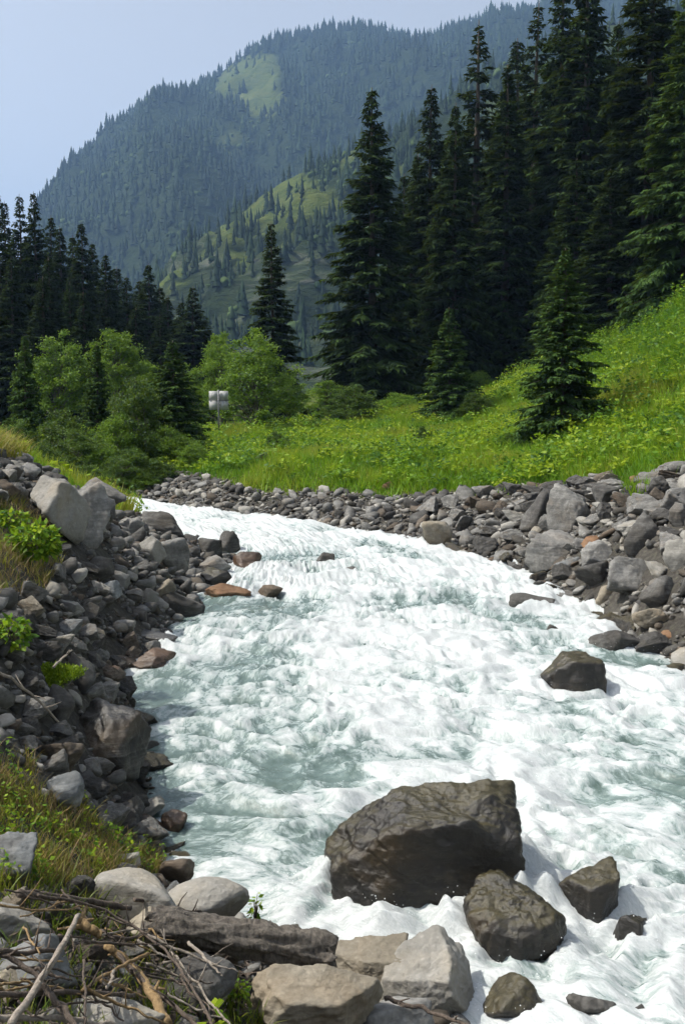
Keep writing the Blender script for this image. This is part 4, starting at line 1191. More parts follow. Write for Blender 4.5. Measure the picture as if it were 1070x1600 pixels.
GR_R = 'spruces of the dark stand beside the meadow'
for px, top, Y, k, wd, lab in [
    (582, 135, 60, 0, 185, 'tall broad dark spruce standing alone at the upstream edge of the meadow stand'),
    (668, 132, 68, 1, 140, 'slender spruce just behind the broad lone spruce at the edge of the stand'),
    (706, 158, 63, 2, 134, 'narrow spruce with lit green flank between the slender one and the sparse one'),
    (738, 30, 74, 3, 151, 'sparse old spruce with see-through top and visible trunk'),
    (786, 100, 66, 4, 134, 'dark spruce wedged between the sparse old spruce and the thin spire'),
    (826, -4, 72, 3, 140, 'thin spire-topped spruce whose tip touches the top of the picture'),
    (872, -60, 68, 1, 157, 'tall dark spruce beside the thin spire, its tip out of the picture'),
    (908, -110, 66, 4, 168, 'tallest spruce behind the young spruce, its tip well out of the picture'),
    (952, 30, 74, 2, 146, 'dark spruce filling the gap behind the two tallest spruces'),
    (1004, -140, 57, 1, 190, 'great spruce on the slope with hanging green branches'),
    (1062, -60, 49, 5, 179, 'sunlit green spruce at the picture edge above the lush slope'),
    (640, 300, 74, 4, 123, 'half-tall spruce in the shade behind the broad lone spruce'),
    (760, 330, 78, 2, 134, 'half-tall spruce deep in the stand behind the small sapling spruce'),
    (896, 245, 60, 2, 146, 'mid-height spruce right behind the young meadow spruce'),
    (948, 262, 56, 0, 134, 'mid-height spruce at the foot of the slope beside the young meadow spruce'),
    (840, 200, 80, 0, 168, 'spruce in the back row under the thin spire'),
    (980, 100, 80, 4, 168, 'spruce in the back row beside the great slope spruce'),
    (720, 250, 86, 0, 168, 'spruce in the back row behind the sparse old spruce'),
    (1110, 60, 64, 2, 168, 'spruce on the slope beyond the sunlit edge spruce'),
    (1020, 60, 84, 0, 190, 'highest-standing spruce in the back row on the slope'),
    (800, 60, 90, 1, 168, 'back row spruce between the sparse spruce and the thin spire'),
    (905, 60, 92, 0, 190, 'back row spruce behind the tallest spruce'),
    (628, 270, 80, 2, 120, 'back row spruce showing beside the flank of the broad lone spruce'),
    (694, 210, 80, 0, 130, 'back row spruce between the slender spruce and the sparse old one'),
    (556, 430, 78, 4, 110, 'low back row spruce on the upstream side of the broad lone spruce'),
    (650, 240, 82, 0, 146, 'back row spruce behind the slender spruce at the edge of the stand'),
    (760, 190, 88, 2, 168, 'back row spruce showing beside the dark wedged spruce'),
    (860, 120, 96, 4, 190, 'back row spruce between the tall dark spruce and the thin spire'),
    (950, 180, 90, 2, 190, 'back row spruce behind the mid-height spruces at the slope foot'),
    (1050, 150, 74, 4, 168, 'back row spruce between the great slope spruce and the sunlit edge spruce'),
    (620, 400, 70, 2, 123, 'low spruce in the shade beside the broad lone spruce'),
    (820, 380, 66, 4, 134, 'low spruce in the shaded front of the stand behind the young spruce'),
    (690, 330, 92, 4, 146, 'back row spruce glimpsed low between the slender and the narrow spruce'),
]:
    put_tree('spruce_tree', SPR[k], px, top, Y, lab, 'spruce', GR_R, wd, 3)
put_tree('spruce_tree', YNG[1], 880, 385, 43, 'young dark green spruce standing forward on the meadow slope', 'spruce', None, 150, 4, 674)
put_tree('spruce_tree', YNG[0], 702, 478, 50, 'small sapling spruce at the meadow edge in front of the stand', 'spruce', None, 100, 4, 652)
put_tree('spruce_tree', SPR[0], 428, 345, 62, 'single pointed spruce behind the broadleaf trees by the sign', 'spruce', None, 108, 5)
GR_L = 'spruces of the dark stand across the river on the upstream side'
for px, top, Y, k, wd, lab in [
    (8, 290, 72, 3, 94, 'sparse-tipped spruce at the picture edge of the upstream stand'),
    (38, 302, 76, 1, 94, 'spruce second from the picture edge in the upstream stand'),
    (66, 298, 72, 0, 112, 'tallest full spruce of the upstream stand, third from the edge'),
    (102, 352, 82, 4, 96, 'spruce fourth from the edge in the upstream stand, lower than the tallest'),
    (136, 345, 80, 2, 104, 'spruce fifth from the edge, with a sharp tip above the pale broadleaf trees'),
    (168, 395, 84, 0, 109, 'spruce sixth from the edge where the upstream stand steps down'),
    (204, 430, 88, 1, 91, 'low spruce between the stepping-down spruce and the twin pair'),
    (236, 410, 86, 2, 104, 'pointed spruce standing above the big alder shrub'),
    (266, 462, 92, 4, 83, 'short spruce between the two pointed spruces near the spur foot'),
    (302, 446, 84, 0, 109, 'pointed spruce last of the upstream stand before the green spur'),
    (-20, 330, 70, 2, 117, 'spruce cut by the picture edge in the upstream stand'),
    (85, 400, 66, 2, 117, 'shorter spruce in front of the upstream stand under the tallest one'),
    (22, 400, 64, 0, 117, 'shorter spruce in front of the upstream stand at the picture edge'),
    (136, 455, 62, 4, 91, 'slim dark spruce in front, between the two pale broadleaf trees'),
    (190, 470, 96, 0, 117, 'hindmost low spruce behind the second pale broadleaf tree'),
    (322, 500, 98, 1, 104, 'hindmost low spruce behind the broadleaf pair near the sign'),
    (282, 500, 100, 2, 91, 'hindmost low spruce between the last two pointed spruces'),
    (50, 380, 92, 0, 117, 'hindmost spruce filling the upstream stand behind the edge trees'),
    (86, 335, 86, 1, 100, 'back spruce between the tallest full spruce and the fourth one upstream'),
    (118, 366, 88, 2, 100, 'back spruce between the fourth and the sharp-tipped fifth one upstream'),
    (152, 378, 90, 0, 100, 'back spruce between the sharp-tipped and the stepping-down spruce'),
    (186, 416, 92, 4, 100, 'back spruce between the stepping-down spruce and the low one upstream'),
    (222, 436, 94, 1, 100, 'back spruce just before the pointed spruce above the alder shrub'),
    (252, 446, 96, 2, 100, 'back spruce just after the pointed spruce above the alder shrub'),
    (286, 470, 90, 0, 100, 'back spruce close beside the last pointed spruce of the upstream stand'),
    (18, 312, 80, 4, 90, 'back spruce between the two sparse-tipped trees at the picture edge'),
    (70, 430, 60, 4, 100, 'front spruce of the upstream stand between the two shorter edge spruces'),
    (112, 440, 70, 0, 110, 'front spruce of the upstream stand behind the pale broadleaf trees'),
    (170, 450, 72, 2, 110, 'front spruce under the stepping-down spruce of the upstream stand'),
    (215, 480, 76, 4, 100, 'front spruce filling the dip before the pointed spruce of the upstream stand'),
    (252, 490, 74, 0, 100, 'front spruce at the foot of the pointed spruce above the alder'),
    (120, 400, 98, 1, 117, 'hindmost spruce filling the gap behind the fourth and fifth spruces'),
]:
    put_tree('spruce_tree', SPR[k], px, top, Y, lab, 'spruce', GR_L, wd, 9)
put_tree('spruce_tree', YNG[0], 40, 520, 36, 'bushy young spruce at the picture edge across the river', 'spruce', None, 80, 6)
put_tree('spruce_tree', YNG[1], 152, 535, 37, 'dark young spruce between the broadleaf trees across the river', 'spruce', None, 80, 6)
put_tree('spruce_tree', YNG[0], 272, 530, 36.5, 'broad young spruce rising out of the big riverside shrubs', 'spruce', None, 125, 8)

def broadleaf(seed, H, R, zc0=0.2, leaf=0.10, clusters=90, per=150, mat='leaf', shape=1.0, stems=1, sig=0.30, bark='palebark'):
    r = np.random.default_rng(seed)
    c = r.normal(size=(clusters * 3, 3)); c /= np.linalg.norm(c, axis=1)[:, None]
    c *= (r.uniform(0.15, 1, (len(c), 1)) ** 0.45)
    c = c[c[:, 2] > -0.85][:clusters]
    lob = 1 + 0.55 * fbm(c[:, 0] * 1.6 + seed, c[:, 1] * 1.6, c[:, 2] * 1.6, 2, 3)
    zl = zc0 * H; zm = (H + zl) / 2; hh = (H - zl) / 2
    w = 1 - 0.30 * np.clip(c[:, 2], -1, 1) * shape
    C = np.stack([c[:, 0] * R * lob * w, c[:, 1] * R * lob * w, zm + c[:, 2] * hh * (0.9 + 0.1 * lob)], -1)
    k = np.repeat(np.arange(len(C)), per)
    n = len(k)
    cs = sig * r.uniform(0.6, 1.4, len(C))
    p = C[k] + r.normal(size=(n, 3)) * cs[k][:, None] * np.array([1, 1, 0.7])
    d = r.normal(size=(n, 3)) + np.array([0, 0, -0.35]); d /= np.linalg.norm(d, axis=1)[:, None]
    V = twig_quads(p, d, leaf * r.uniform(0.7, 1.5, n), leaf * 0.36 * r.uniform(0.7, 1.3, n), r.normal(size=(n, 3)) + np.array([0, 0, 1.2]), r)
    tint = np.clip(r.uniform(0.15, 0.85, len(C))[k] + r.normal(0, 0.18, n), 0, 1)
    crown = make_mesh('crown', V.reshape(-1, 3), np.arange(n * 4).reshape(-1, 4), M[mat], False, {'tint': np.repeat(tint, 4)})
    paths = []
    for s in range(stems):
        a = 6.283 * s / stems; b = np.array([math.cos(a), math.sin(a)]) * (0.0 if stems == 1 else 0.12 * R)
        top = np.array([*(b * 3.0), zm + 0.3 * hh])
        zz = np.linspace(0, 1, 6)[:, None]
        pts = np.array([b[0], b[1], -0.3])[None] * (1 - zz) + top[None] * zz + 0.03 * H * np.sin(zz * 3 + s) * np.array([1, 0.5, 0])
        paths.append((pts, 0.016 * H * (1 - 0.8 * zz[:, 0]) / (1 if stems == 1 else 1.6)))
        for j in range(s, len(C), stems * 2):
            f = np.clip((C[j, 2] - 0.25 * (C[j, 2] - zl) - 0.3 * R) / top[2], 0.12, 0.95)
            q0 = pts[0] * (1 - f) + pts[-1] * f
            m = (q0 + C[j]) / 2 + np.array([0, 0, 0.06 * H])
            paths.append((np.stack([q0, m, C[j]]), np.array([0.007 * H * (1 - 0.6 * f), 0.004 * H, 0.0015 * H])))
    tv_, tf_ = tubes(paths, 5)
    return make_mesh('trunk', tv_, tf_, M[bark], True), crown, H

BRD = [broadleaf(31, 8, 2.3, 0.04, 0.14, 95, 150, sig=0.24), broadleaf(32, 9, 2.1, 0.08, 0.14, 95, 150, shape=0.6, sig=0.24)]
ALD = [broadleaf(41, 4.5, 2.1, 0.0, 0.12, 120, 140, 'leaf_dark', 1.5, 4, 0.20), broadleaf(42, 3.5, 1.7, 0.0, 0.10, 100, 130, 'leaf', 1.2, 4, 0.18)]
GB = 'pale green broadleaf trees at the meadow end'
for px, top, Y, k, wd, lab in [
    (398, 510, 50, 0, 145, 'full rounded light green broadleaf tree beside the sign'),
    (346, 514, 56, 1, 80, 'taller slim broadleaf tree just behind the sign'),
    (92, 514, 55, 0, 120, 'pale broadleaf tree nearest the picture edge across the river'),
    (182, 510, 57, 1, 120, 'pale broadleaf tree above the dark young spruce across the river'),
    (300, 566, 58, 0, 95, 'dull green broadleaf tree behind the broad young spruce'),
    (512, 592, 55, 1, 70, 'small broadleaf tree at the foot of the broad lone spruce'),
    (450, 580, 58, 0, 75, 'small broadleaf tree under the single pointed spruce'),
    (225, 560, 62, 1, 95, 'dull broadleaf tree filling the gap behind the alder shrub'),
]:
    put_tree('broadleaf_tree', BRD[k], px, top, Y, lab, 'tree', GB, wd, 12)
GS = 'leafy shrubs along the river and meadow edge'
for px, top, Y, k, wd, lab in [
    (212, 590, 34.5, 0, 120, 'tall alder shrub overhanging the upstream end of the river'),
    (160, 690, 32.5, 1, 90, 'low bright shrub at the water beneath the alder'),
    (96, 640, 35.0, 0, 110, 'mid green shrub beside the bushy young spruce towards the picture edge'),
    (268, 664, 34.0, 1, 95, 'spreading light willow shrub at the meadow corner'),
    (240, 715, 31.6, 0, 90, 'dark low shrub where the far bank meets the river bend'),
    (30, 655, 33.5, 0, 90, 'shrub under the bushy young spruce at the picture edge'),
    (552, 604, 52, 0, 95, 'dark round shrub at the foot of the broad lone spruce'),
    (626, 612, 55, 1, 85, 'low sunlit yellow green shrub in the opening before the stand'),
    (742, 578, 60, 1, 70, 'leafy shrub at the shaded foot of the stand behind the sapling'),
    (255, 610, 37.5, 0, 110, 'broad dark alder shrub beside the tall alder towards the meadow'),
    (118, 670, 32.5, 0, 110, 'dark shrub between the mid green shrub and the low bright shrub'),
    (200, 700, 31.4, 0, 100, 'dark shrub drooping to the water at the river bend'),
    (180, 640, 33.5, 1, 90, 'bright shrub in front of the tall alder, leaning to the water'),
    (66, 690, 31.5, 0, 100, 'dark shrub showing over the near bank crest beside the pale boulder'),
    (140, 725, 30.9, 0, 110, 'dark shrub hanging over the hidden river edge behind the sloping slab'),
    (95, 715, 31.2, 0, 110, 'dark shrub behind the shaded grey wedge across the hidden river'),
    (185, 745, 30.6, 0, 80, 'lowest dark shrub right at the river bend'),
    (225, 740, 30.9, 1, 70, 'low bright shrub at the corner of the river bend'),
    (303, 690, 33.0, 1, 60, 'small bright shrub on the meadow corner beside the willow'),
    (660, 664, 36.5, 0, 36, 'little dark bush standing in the middle of the meadow'),
    (430, 672, 36.0, 0, 44, 'little dark bush near the grey stone in the meadow'),
    (800, 672, 31.0, 1, 50, 'low leafy bush beside the young spruce on the meadow slope'),
    (960, 640, 30.0, 1, 60, 'low leafy bush on the lush slope under the great spruce'),
    (1030, 560, 33.0, 1, 70, 'leafy shrub high on the lush slope near the picture edge'),
    (990, 520, 42.0, 1, 80, 'leafy shrub on the crest of the lush slope below the great spruce'),
    (740, 612, 46.0, 0, 60, 'dark leafy bush between the sapling and the young spruce'),
]:
    put_tree('shrub', ALD[k], px, top, Y, lab, 'shrub', GS, wd, 15, parts=('stem', 'foliage'))

# ---------------------------------------------------------------- meadow grass and herbs
def blades(name, x, y, z, h, w, lean, tint, r, mat, label, segs=1, cat='grass'):
    n = len(x)
    a = r.uniform(0, 6.283, n); b = r.uniform(0, 6.283, n)
    sx, sy = np.cos(a) * w * 0.5, np.sin(a) * w * 0.5
    lx, ly = np.cos(b) * lean * h, np.sin(b) * lean * h
    if segs == 1:
        V = np.stack([np.stack([x - sx, y - sy, z], -1), np.stack([x + sx, y + sy, z], -1), np.stack([x + lx, y + ly, z + h], -1)], 1)
        F = np.arange(n * 3).reshape(-1, 3)
        tt_ = np.repeat(tint, 3)
    else:
        P = []
        for t_, ww in ((0, 1.0), (0.4, 0.9), (0.75, 0.6)):
            cx, cy_, cz = x + lx * t_ ** 2, y + ly * t_ ** 2, z + h * (t_ - 0.25 * lean * t_ ** 2)
            P += [np.stack([cx - sx * ww, cy_ - sy * ww, cz], -1), np.stack([cx + sx * ww, cy_ + sy * ww, cz], -1)]
        P.append(np.stack([x + lx, y + ly, z + h * (1 - 0.25 * lean)], -1))
        V = np.stack(P, 1)
        f = np.array([(0, 1, 3), (0, 3, 2), (2, 3, 5), (2, 5, 4), (4, 5, 6)])
        F = (f[None] + (np.arange(n) * 7)[:, None, None]).reshape(-1, 3)
        tt_ = np.repeat(tint, 7)
    o = link(name, make_mesh(name, V.reshape(-1, 3), F, M[mat], False, {'tint': np.clip(tt_, 0, 1)}))
    tag(o, label, cat, kind='stuff')
    return o

r = np.random.default_rng(61)
n = 640000
X2 = r.uniform(-16, 24, n); Y2 = 17 + (75 - 17) * r.uniform(size=n) ** 1.25
Z2 = ground_z(X2, Y2)
px, py, dep = project(X2, Y2, Z2)
G = greenness(X2, Y2, Z2)
ok = (r.uniform(size=n) < G) & (px > -150) & (px < 1220) & (Z2 > water_z(Y2) + 0.3) & ~((px < 262) & (py > 688) & (Y2 > 26) & (r.uniform(size=n) < 0.8)) & ~((Y2 > 55) & (r.uniform(size=n) < 0.6))
X2, Y2, Z2, px, py = X2[ok], Y2[ok], Z2[ok], px[ok], py[ok]
pt = fbm(X2 / 3.2, Y2 / 3.2, 0, 3, 81); pt2 = fbm(X2 / 1.1, Y2 / 1.1, 4, 2, 83)
edge = np.exp(-((np.interp(px, _bx, _by) - py) / 16) ** 2)
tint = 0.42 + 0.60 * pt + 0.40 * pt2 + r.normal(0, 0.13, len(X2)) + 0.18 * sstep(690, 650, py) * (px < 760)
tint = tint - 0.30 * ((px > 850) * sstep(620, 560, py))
hh = (0.22 + 0.25 * r.uniform(size=len(X2)) + 0.30 * pt2 + 0.25 * np.clip(pt, -0.3, 1)) * (1 + 0.35 * edge) * (1 + 0.6 * sstep(3.0, 5.0, Z2) * (px > 800))
hh = np.clip(hh * 0.72 * (1 - 0.25 * edge), 0.08, 0.9)
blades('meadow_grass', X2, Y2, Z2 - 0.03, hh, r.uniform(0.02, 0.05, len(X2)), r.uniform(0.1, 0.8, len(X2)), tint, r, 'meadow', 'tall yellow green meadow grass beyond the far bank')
# broad-leaved herbs: leafy mounds standing in the grass
near_w = np.clip(45.0 / np.maximum(Y2, 20), 0.6, 1.6)
sel = r.choice(len(X2), 5200, replace=False)
p_h = np.clip(0.30 + 0.9 * fbm(X2[sel] / 3.0, Y2[sel] / 3.0, 7, 2, 85) + 0.45 * (px[sel] > 760) * sstep(2.6, 4.5, Z2[sel]), 0.08, 1) * (Y2[sel] < 60)
sel = sel[r.uniform(size=len(sel)) < p_h]
per = 46
k = np.repeat(sel, per); n = len(k)
mh = r.uniform(0.25, 0.8, len(sel)) * (1 + 0.5 * ((px[sel] > 800) & (Z2[sel] > 3.2)))
hc = np.repeat(mh, per)
u3 = r.normal(size=(n, 3)); u3 /= np.linalg.norm(u3, axis=1)[:, None]; u3 *= r.uniform(0.5, 1.0, (n, 1))
rc = hc * np.repeat(r.uniform(0.55, 1.0, len(sel)), per)
p0 = np.stack([X2[k] + u3[:, 0] * rc, Y2[k] + u3[:, 1] * rc, Z2[k] + hc * (0.35 + 0.65 * np.abs(u3[:, 2]))], -1)
d = r.normal(size=(n, 3)) * np.array([1, 1, 0.45]); d /= np.linalg.norm(d, axis=1)[:, None]
V = twig_quads(p0, d, r.uniform(0.08, 0.17, n), r.uniform(0.022, 0.045, n), r.normal(size=(n, 3)) * 0.6 + np.array([0, 0, 1.0]), r)
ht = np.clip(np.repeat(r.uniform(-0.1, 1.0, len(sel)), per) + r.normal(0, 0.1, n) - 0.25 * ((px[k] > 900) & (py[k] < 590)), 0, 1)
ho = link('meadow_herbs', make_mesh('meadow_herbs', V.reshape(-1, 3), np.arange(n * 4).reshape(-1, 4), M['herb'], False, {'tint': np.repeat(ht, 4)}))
tag(ho, 'broad-leaved herbs growing through the meadow grass', 'herbs', kind='stuff')

# ---------------------------------------------------------------- near bank grass
def patch_grass(name, poly, n, hr, wr, tr, mat, label, seed, yr=(3, 22), clump=0.9, lean=(0.2, 0.9)):
    r = np.random.default_rng(seed)
    x = r.uniform(-8, 2, n * 30); y = r.uniform(*yr, n * 30)
    z = ground_z(x, y)
    px, py, _ = project(x, y, z)
    ok = in_poly(px, py, poly) & (z > water_z(y) + 0.05)
    dens = np.clip(0.55 + clump * fbm(x * 2.2, y * 2.2, 0, 2, seed), 0, 1)
    ok &= r.uniform(size=len(x)) < dens
    for hx, hy, hw, hd in HX:
        ok &= ((x - hx) / (hw * 0.8)) ** 2 + ((y - hy) / (hd * 0.8)) ** 2 > 1
    x, y, z = x[ok][:n], y[ok][:n], z[ok][:n]
    m = len(x)
    t = np.clip(r.uniform(*tr, m) + 0.5 * fbm(x * 3, y * 3, 2, 2, seed + 1), 0, 1)
    blades(name, x, y, z - 0.02, r.uniform(*hr, m), r.uniform(*wr, m), r.uniform(*lean, m), t, r, mat, label, 2)
patch_grass('bank_grass', GRASS_POLY, 7500, (0.04, 0.17), (0.003, 0.008), (0.0, 0.9), 'grass', 'green and straw coloured grass on the near bank slope', 5, (4, 9))
patch_grass('dry_grass', GRASS_POLY, 9000, (0.04, 0.17), (0.003, 0.007), (0.1, 1.0), 'dry', 'reddish dry grass tangled through the near bank grass', 6, (4, 9), 1.2)
patch_grass('dry_grass', CREST_POLY, 6000, (0.06, 0.22), (0.004, 0.010), (0.0, 0.8), 'dry', 'dry brown grass hanging on the near bank under the crest', 7, (6, 17), 1.2)
patch_grass('bank_grass', CREST_POLY, 3000, (0.08, 0.22), (0.006, 0.012), (0.0, 0.6), 'grass', 'sparse green grass on the near bank under the crest', 8, (6, 17), 1.6)
patch_grass('bank_grass', [(-80, 690), (58, 706), (70, 722), (-80, 726)], 9000, (0.2, 0.5), (0.01, 0.02), (0.3, 0.9), 'grass', 'yellowish grass behind the near bank crest boulders', 9, (14, 26), 0.6)
patch_grass('bank_grass', [(-60, 1390), (130, 1385), (420, 1600), (460, 1660), (-60, 1660)], 2600, (0.06, 0.22), (0.004, 0.010), (0.0, 0.45), 'grass', 'thin green grass growing up through the driftwood', 10, (3, 7), 1.8)

# small leafy weeds scattered through the near bank grass
r = np.random.default_rng(70)
wxs = r.uniform(-4, 1, 60000); wys = r.uniform(4, 9, 60000); wzs = ground_z(wxs, wys)
pxs, pys, _ = project(wxs, wys, wzs)
ok = in_poly(pxs, pys, GRASS_POLY) & (wzs > water_z(wys) + 0.05) & (r.uniform(size=60000) < np.clip(0.3 + 1.2 * fbm(wxs * 1.6, wys * 1.6, 0, 2, 15), 0, 1))
wxs, wys, wzs = wxs[ok][:130], wys[ok][:130], wzs[ok][:130]
k = np.repeat(np.arange(len(wxs)), 8); n = len(k)
p0 = np.stack([wxs[k] + r.normal(0, 0.02, n), wys[k] + r.normal(0, 0.02, n), wzs[k] + r.uniform(0.02, 0.15, n)], -1)
d = r.normal(size=(n, 3)) * np.array([1, 1, 0.5]); d /= np.linalg.norm(d, axis=1)[:, None]
V = twig_quads(p0, d, r.uniform(0.015, 0.04, n), r.uniform(0.005, 0.013, n), r.normal(0, 0.6, (n, 3)) + np.array([0, 0, 1]), r)
wo = link('bank_weeds', make_mesh('bank_weeds', V.reshape(-1, 3), np.arange(n * 4).reshape(-1, 4), M['herb'], False, {'tint': np.repeat(np.clip(np.repeat(r.uniform(0, 1, len(wxs)), 8) + r.normal(0, 0.1, n), 0, 1), 4)}))
tag(wo, 'small leafy weeds mixed into the near bank grass', 'weeds', kind='stuff')

# leafy plants on the near bank
def leafy(name, px, py, Y, rx, rz, nl, leaf, mat, label, seed):
    r = np.random.default_rng(seed)
    B = at_depth(px, py, Y) if Y else on_ground(px, py)
    c = r.normal(size=(nl, 3)); c /= np.linalg.norm(c, axis=1)[:, None]
    c *= r.uniform(0.25, 1, (nl, 1)) ** 0.5
    p = np.stack([c[:, 0] * rx, c[:, 1] * rx * 0.8, rz * (0.95 + c[:, 2])], -1)
    d = c * np.array([1, 1, 0.3]) + r.normal(0, 0.4, (nl, 3)); d[:, 2] -= 0.3; d /= np.linalg.norm(d, axis=1)[:, None]
    V = twig_quads(p, d, leaf * r.uniform(0.7, 1.6, nl), leaf * 0.38 * r.uniform(0.7, 1.3, nl), r.normal(0, 0.5, (nl, 3)) + np.array([0, 0, 1.0]), r)
    e = bpy.data.objects.new(name, None); COL.objects.link(e); e.location = tuple(B - np.array([0, 0, 0.02])); e.empty_display_size = 0.1
    tag(e, label, 'plant')
    link('foliage', make_mesh('foliage', V.reshape(-1, 3), np.arange(nl * 4).reshape(-1, 4), M[mat], False, {'tint': np.repeat(np.clip(r.uniform(0, 1, nl), 0, 1), 4)}), e)
    st = []
    for j in range(0, nl, max(1, nl // 14)):
        st.append((np.stack([np.zeros(3), p[j] * np.array([0.4, 0.4, 0.6]), p[j]]), np.array([0.006, 0.005, 0.002]) * (leaf / 0.06)))
    tv_, tf_ = tubes(st, 4)
    link('stem', make_mesh('stem', tv_, tf_, M['stick_dark'], True), e)
leafy('bush', 54, 868, 10.2, 0.26, 0.17, 900, 0.055, 'herb', 'bright green bush hanging on the near bank below the pale crest boulder', 1)
leafy('leafy_plant', 20, 820, 10.8, 0.16, 0.10, 260, 0.05, 'herb', 'smaller leafy plant beside the bright green hanging bush', 2)
leafy('leafy_plant', 20, 1010, 7.5, 0.13, 0.12, 220, 0.05, 'herb', 'ragged green plant at the picture edge above the mossy stone', 3)
leafy('leafy_plant', 340, 1600, 4.25, 0.05, 0.05, 16, 0.06, 'herb', 'bright green broad-leaved seedling at the bottom edge by the dark stone', 4)
leafy('leafy_plant', 372, 1552, 4.8, 0.05, 0.05, 60, 0.025, 'herb', 'little green herb beside the big angular tan boulder', 5)
leafy('leafy_plant', 400, 1440, 5.7, 0.03, 0.10, 40, 0.03, 'herb', 'thin weed standing by the water behind the rotten log', 6)
leafy('leafy_plant', 100, 1320, 6.0, 0.10, 0.06, 180, 0.03, 'herb', 'low green weed in the middle of the near grass patch', 8)
leafy('leafy_plant', 150, 745, 32.6, 0.5, 0.35, 400, 0.10, 'herb', 'green weed clump at the water under the dense dark shrub', 9)

# moss cushion on the mossy stone
def moss_cap(o, n, seed, cut=0.35):
    r = np.random.default_rng(seed)
    me = o.data
    co = np.empty(len(me.vertices) * 3, np.float32); me.vertices.foreach_get('co', co); co = co.reshape(-1, 3)
    no = np.empty(len(me.vertices) * 3, np.float32); me.vertices.foreach_get('normal', no); no = no.reshape(-1, 3)
    ok = np.where((no[:, 2] > cut) & (co[:, 2] > 0))[0]
    k = r.choice(ok, n)
    p = co[k] + r.normal(0, 0.012, (n, 3))
    d = no[k] + r.normal(0, 0.5, (n, 3)); d /= np.linalg.norm(d, axis=1)[:, None]
    V = twig_quads(p, d, r.uniform(0.012, 0.035, n), r.uniform(0.004, 0.009, n), r.normal(size=(n, 3)), r)
    link('moss', make_mesh('moss', V.reshape(-1, 3), np.arange(n * 4).reshape(-1, 4), M['moss'], False, {'tint': np.repeat(r.uniform(0, 1, n), 4)}), o)
for o in list(COL.objects):
    if o.get('label', '').startswith('stone capped with bright'):
        moss_cap(o, 9000, 3, 0.2)

# ---------------------------------------------------------------- driftwood
def over_stones(px, py, back=0.92):
    g = on_ground(px, py)
    return np.array([0, 0, CAM_H]) + (g - np.array([0, 0, CAM_H])) * back
def stick(pts, r0, r1, mat, label, seed, back=0.92, knots=True, name='stick', group='driftwood sticks on the near shore'):
    r = np.random.default_rng(seed)
    Q = np.array([over_stones(a, b, back) for a, b in pts])
    n = 22
    t = np.linspace(0, len(Q) - 1, n)
    P = cr(Q, t) if len(Q) > 2 else Q[0] * (1 - t)[:, None] + Q[1] * t[:, None]
    P = P + 0.012 * np.stack([fbm(t * 3 + seed, t * 0, 0, 2, 1), fbm(t * 3 + seed, t * 0, 5, 2, 1), fbm(t * 3 + seed, t * 0, 9, 2, 1)], -1)
    R_ = np.linspace(r0, r1, n) * (1 + 0.18 * fbm(t * 9 + seed, t * 0, 3, 2, 2))
    paths = [(P, R_)]
    if knots:
        for j in range(int(r.integers(1, 4))):
            i = int(r.integers(4, n - 3)); dv = r.normal(size=3); dv[2] = abs(dv[2]); dv /= np.linalg.norm(dv)
            ln = r.uniform(0.03, 0.14)
            paths.append((np.stack([P[i], P[i] + dv * ln * 0.5, P[i] + dv * ln + r.normal(0, 0.01, 3)]), np.array([0.55, 0.4, 0.2]) * R_[i]))
    V, F = tubes(paths, 8)
    o0 = V.mean(0)
    o = link(name, make_mesh(name, V - o0, F, M[mat], True), loc=tuple(o0))
    tag(o, label, 'stick', group)
stick([(124, 1430), (75, 1515), (18, 1600)], 0.010, 0.013, 'stick_pale', 'pale straight stick slanting down to the bottom corner', 1, 0.86)
stick([(60, 1398), (170, 1425), (262, 1490), (310, 1560), (335, 1605)], 0.006, 0.006, 'stick_dark', 'long thin bowed twig arching over the whole driftwood pile', 2, 0.88)
stick([(166, 1478), (215, 1520), (262, 1600)], 0.016, 0.022, 'stick_tan', 'thick tan barkless stick in the middle of the driftwood pile', 3, 0.90)
stick([(-20, 1489), (90, 1486)], 0.012, 0.008, 'stick_dark', 'dark level stick at the picture edge below the pale stone', 4, 0.90)
stick([(-10, 1482), (62, 1530), (112, 1605)], 0.011, 0.009, 'stick_dark', 'brown stick crossing under the pale straight stick', 5, 0.90)
stick([(-10, 1556), (110, 1550), (210, 1556)], 0.011, 0.008, 'stick_dark', 'weathered stick lying level near the bottom edge', 6, 0.88)
stick([(178, 1486), (240, 1545), (312, 1606)], 0.010, 0.009, 'stick_dark', 'dark stick running beside the thick tan stick', 7, 0.90)
stick([(118, 1436), (160, 1462)], 0.024, 0.018, 'stick_tan', 'short stout broken stick at the top of the pale straight stick', 8, 0.90)
stick([(232, 1490), (185, 1512), (128, 1548)], 0.008, 0.006, 'stick_tan', 'tan twig slanting across the thick tan stick', 9, 0.88)
stick([(30, 1396), (140, 1408), (205, 1420)], 0.018, 0.012, 'stick_dark', 'dark barky stick along the top of the driftwood pile', 10, 0.92)
stick([(60, 1535), (95, 1570), (120, 1606)], 0.012, 0.010, 'stick_dark', 'short dark stick in the corner under the weathered level stick', 11, 0.87)
stick([(-10, 1590), (100, 1592), (180, 1602)], 0.012, 0.008, 'stick_pale', 'bleached stick along the bottom edge of the picture', 12, 0.88)
stick([(180, 1518), (168, 1545)], 0.007, 0.006, 'stick_pale', 'very short bleached twig between the tan stick and the seedling grass', 13, 0.88)
stick([(130, 1500), (134, 1560), (132, 1600)], 0.005, 0.004, 'stick_dark', 'thin upright twig in front of the blue grey striped stone', 14, 0.87)
stick([(210, 1405), (280, 1420), (330, 1432)], 0.010, 0.008, 'stick_dark', 'dark twig lying over the long smooth boulder behind the log', 15, 0.91)
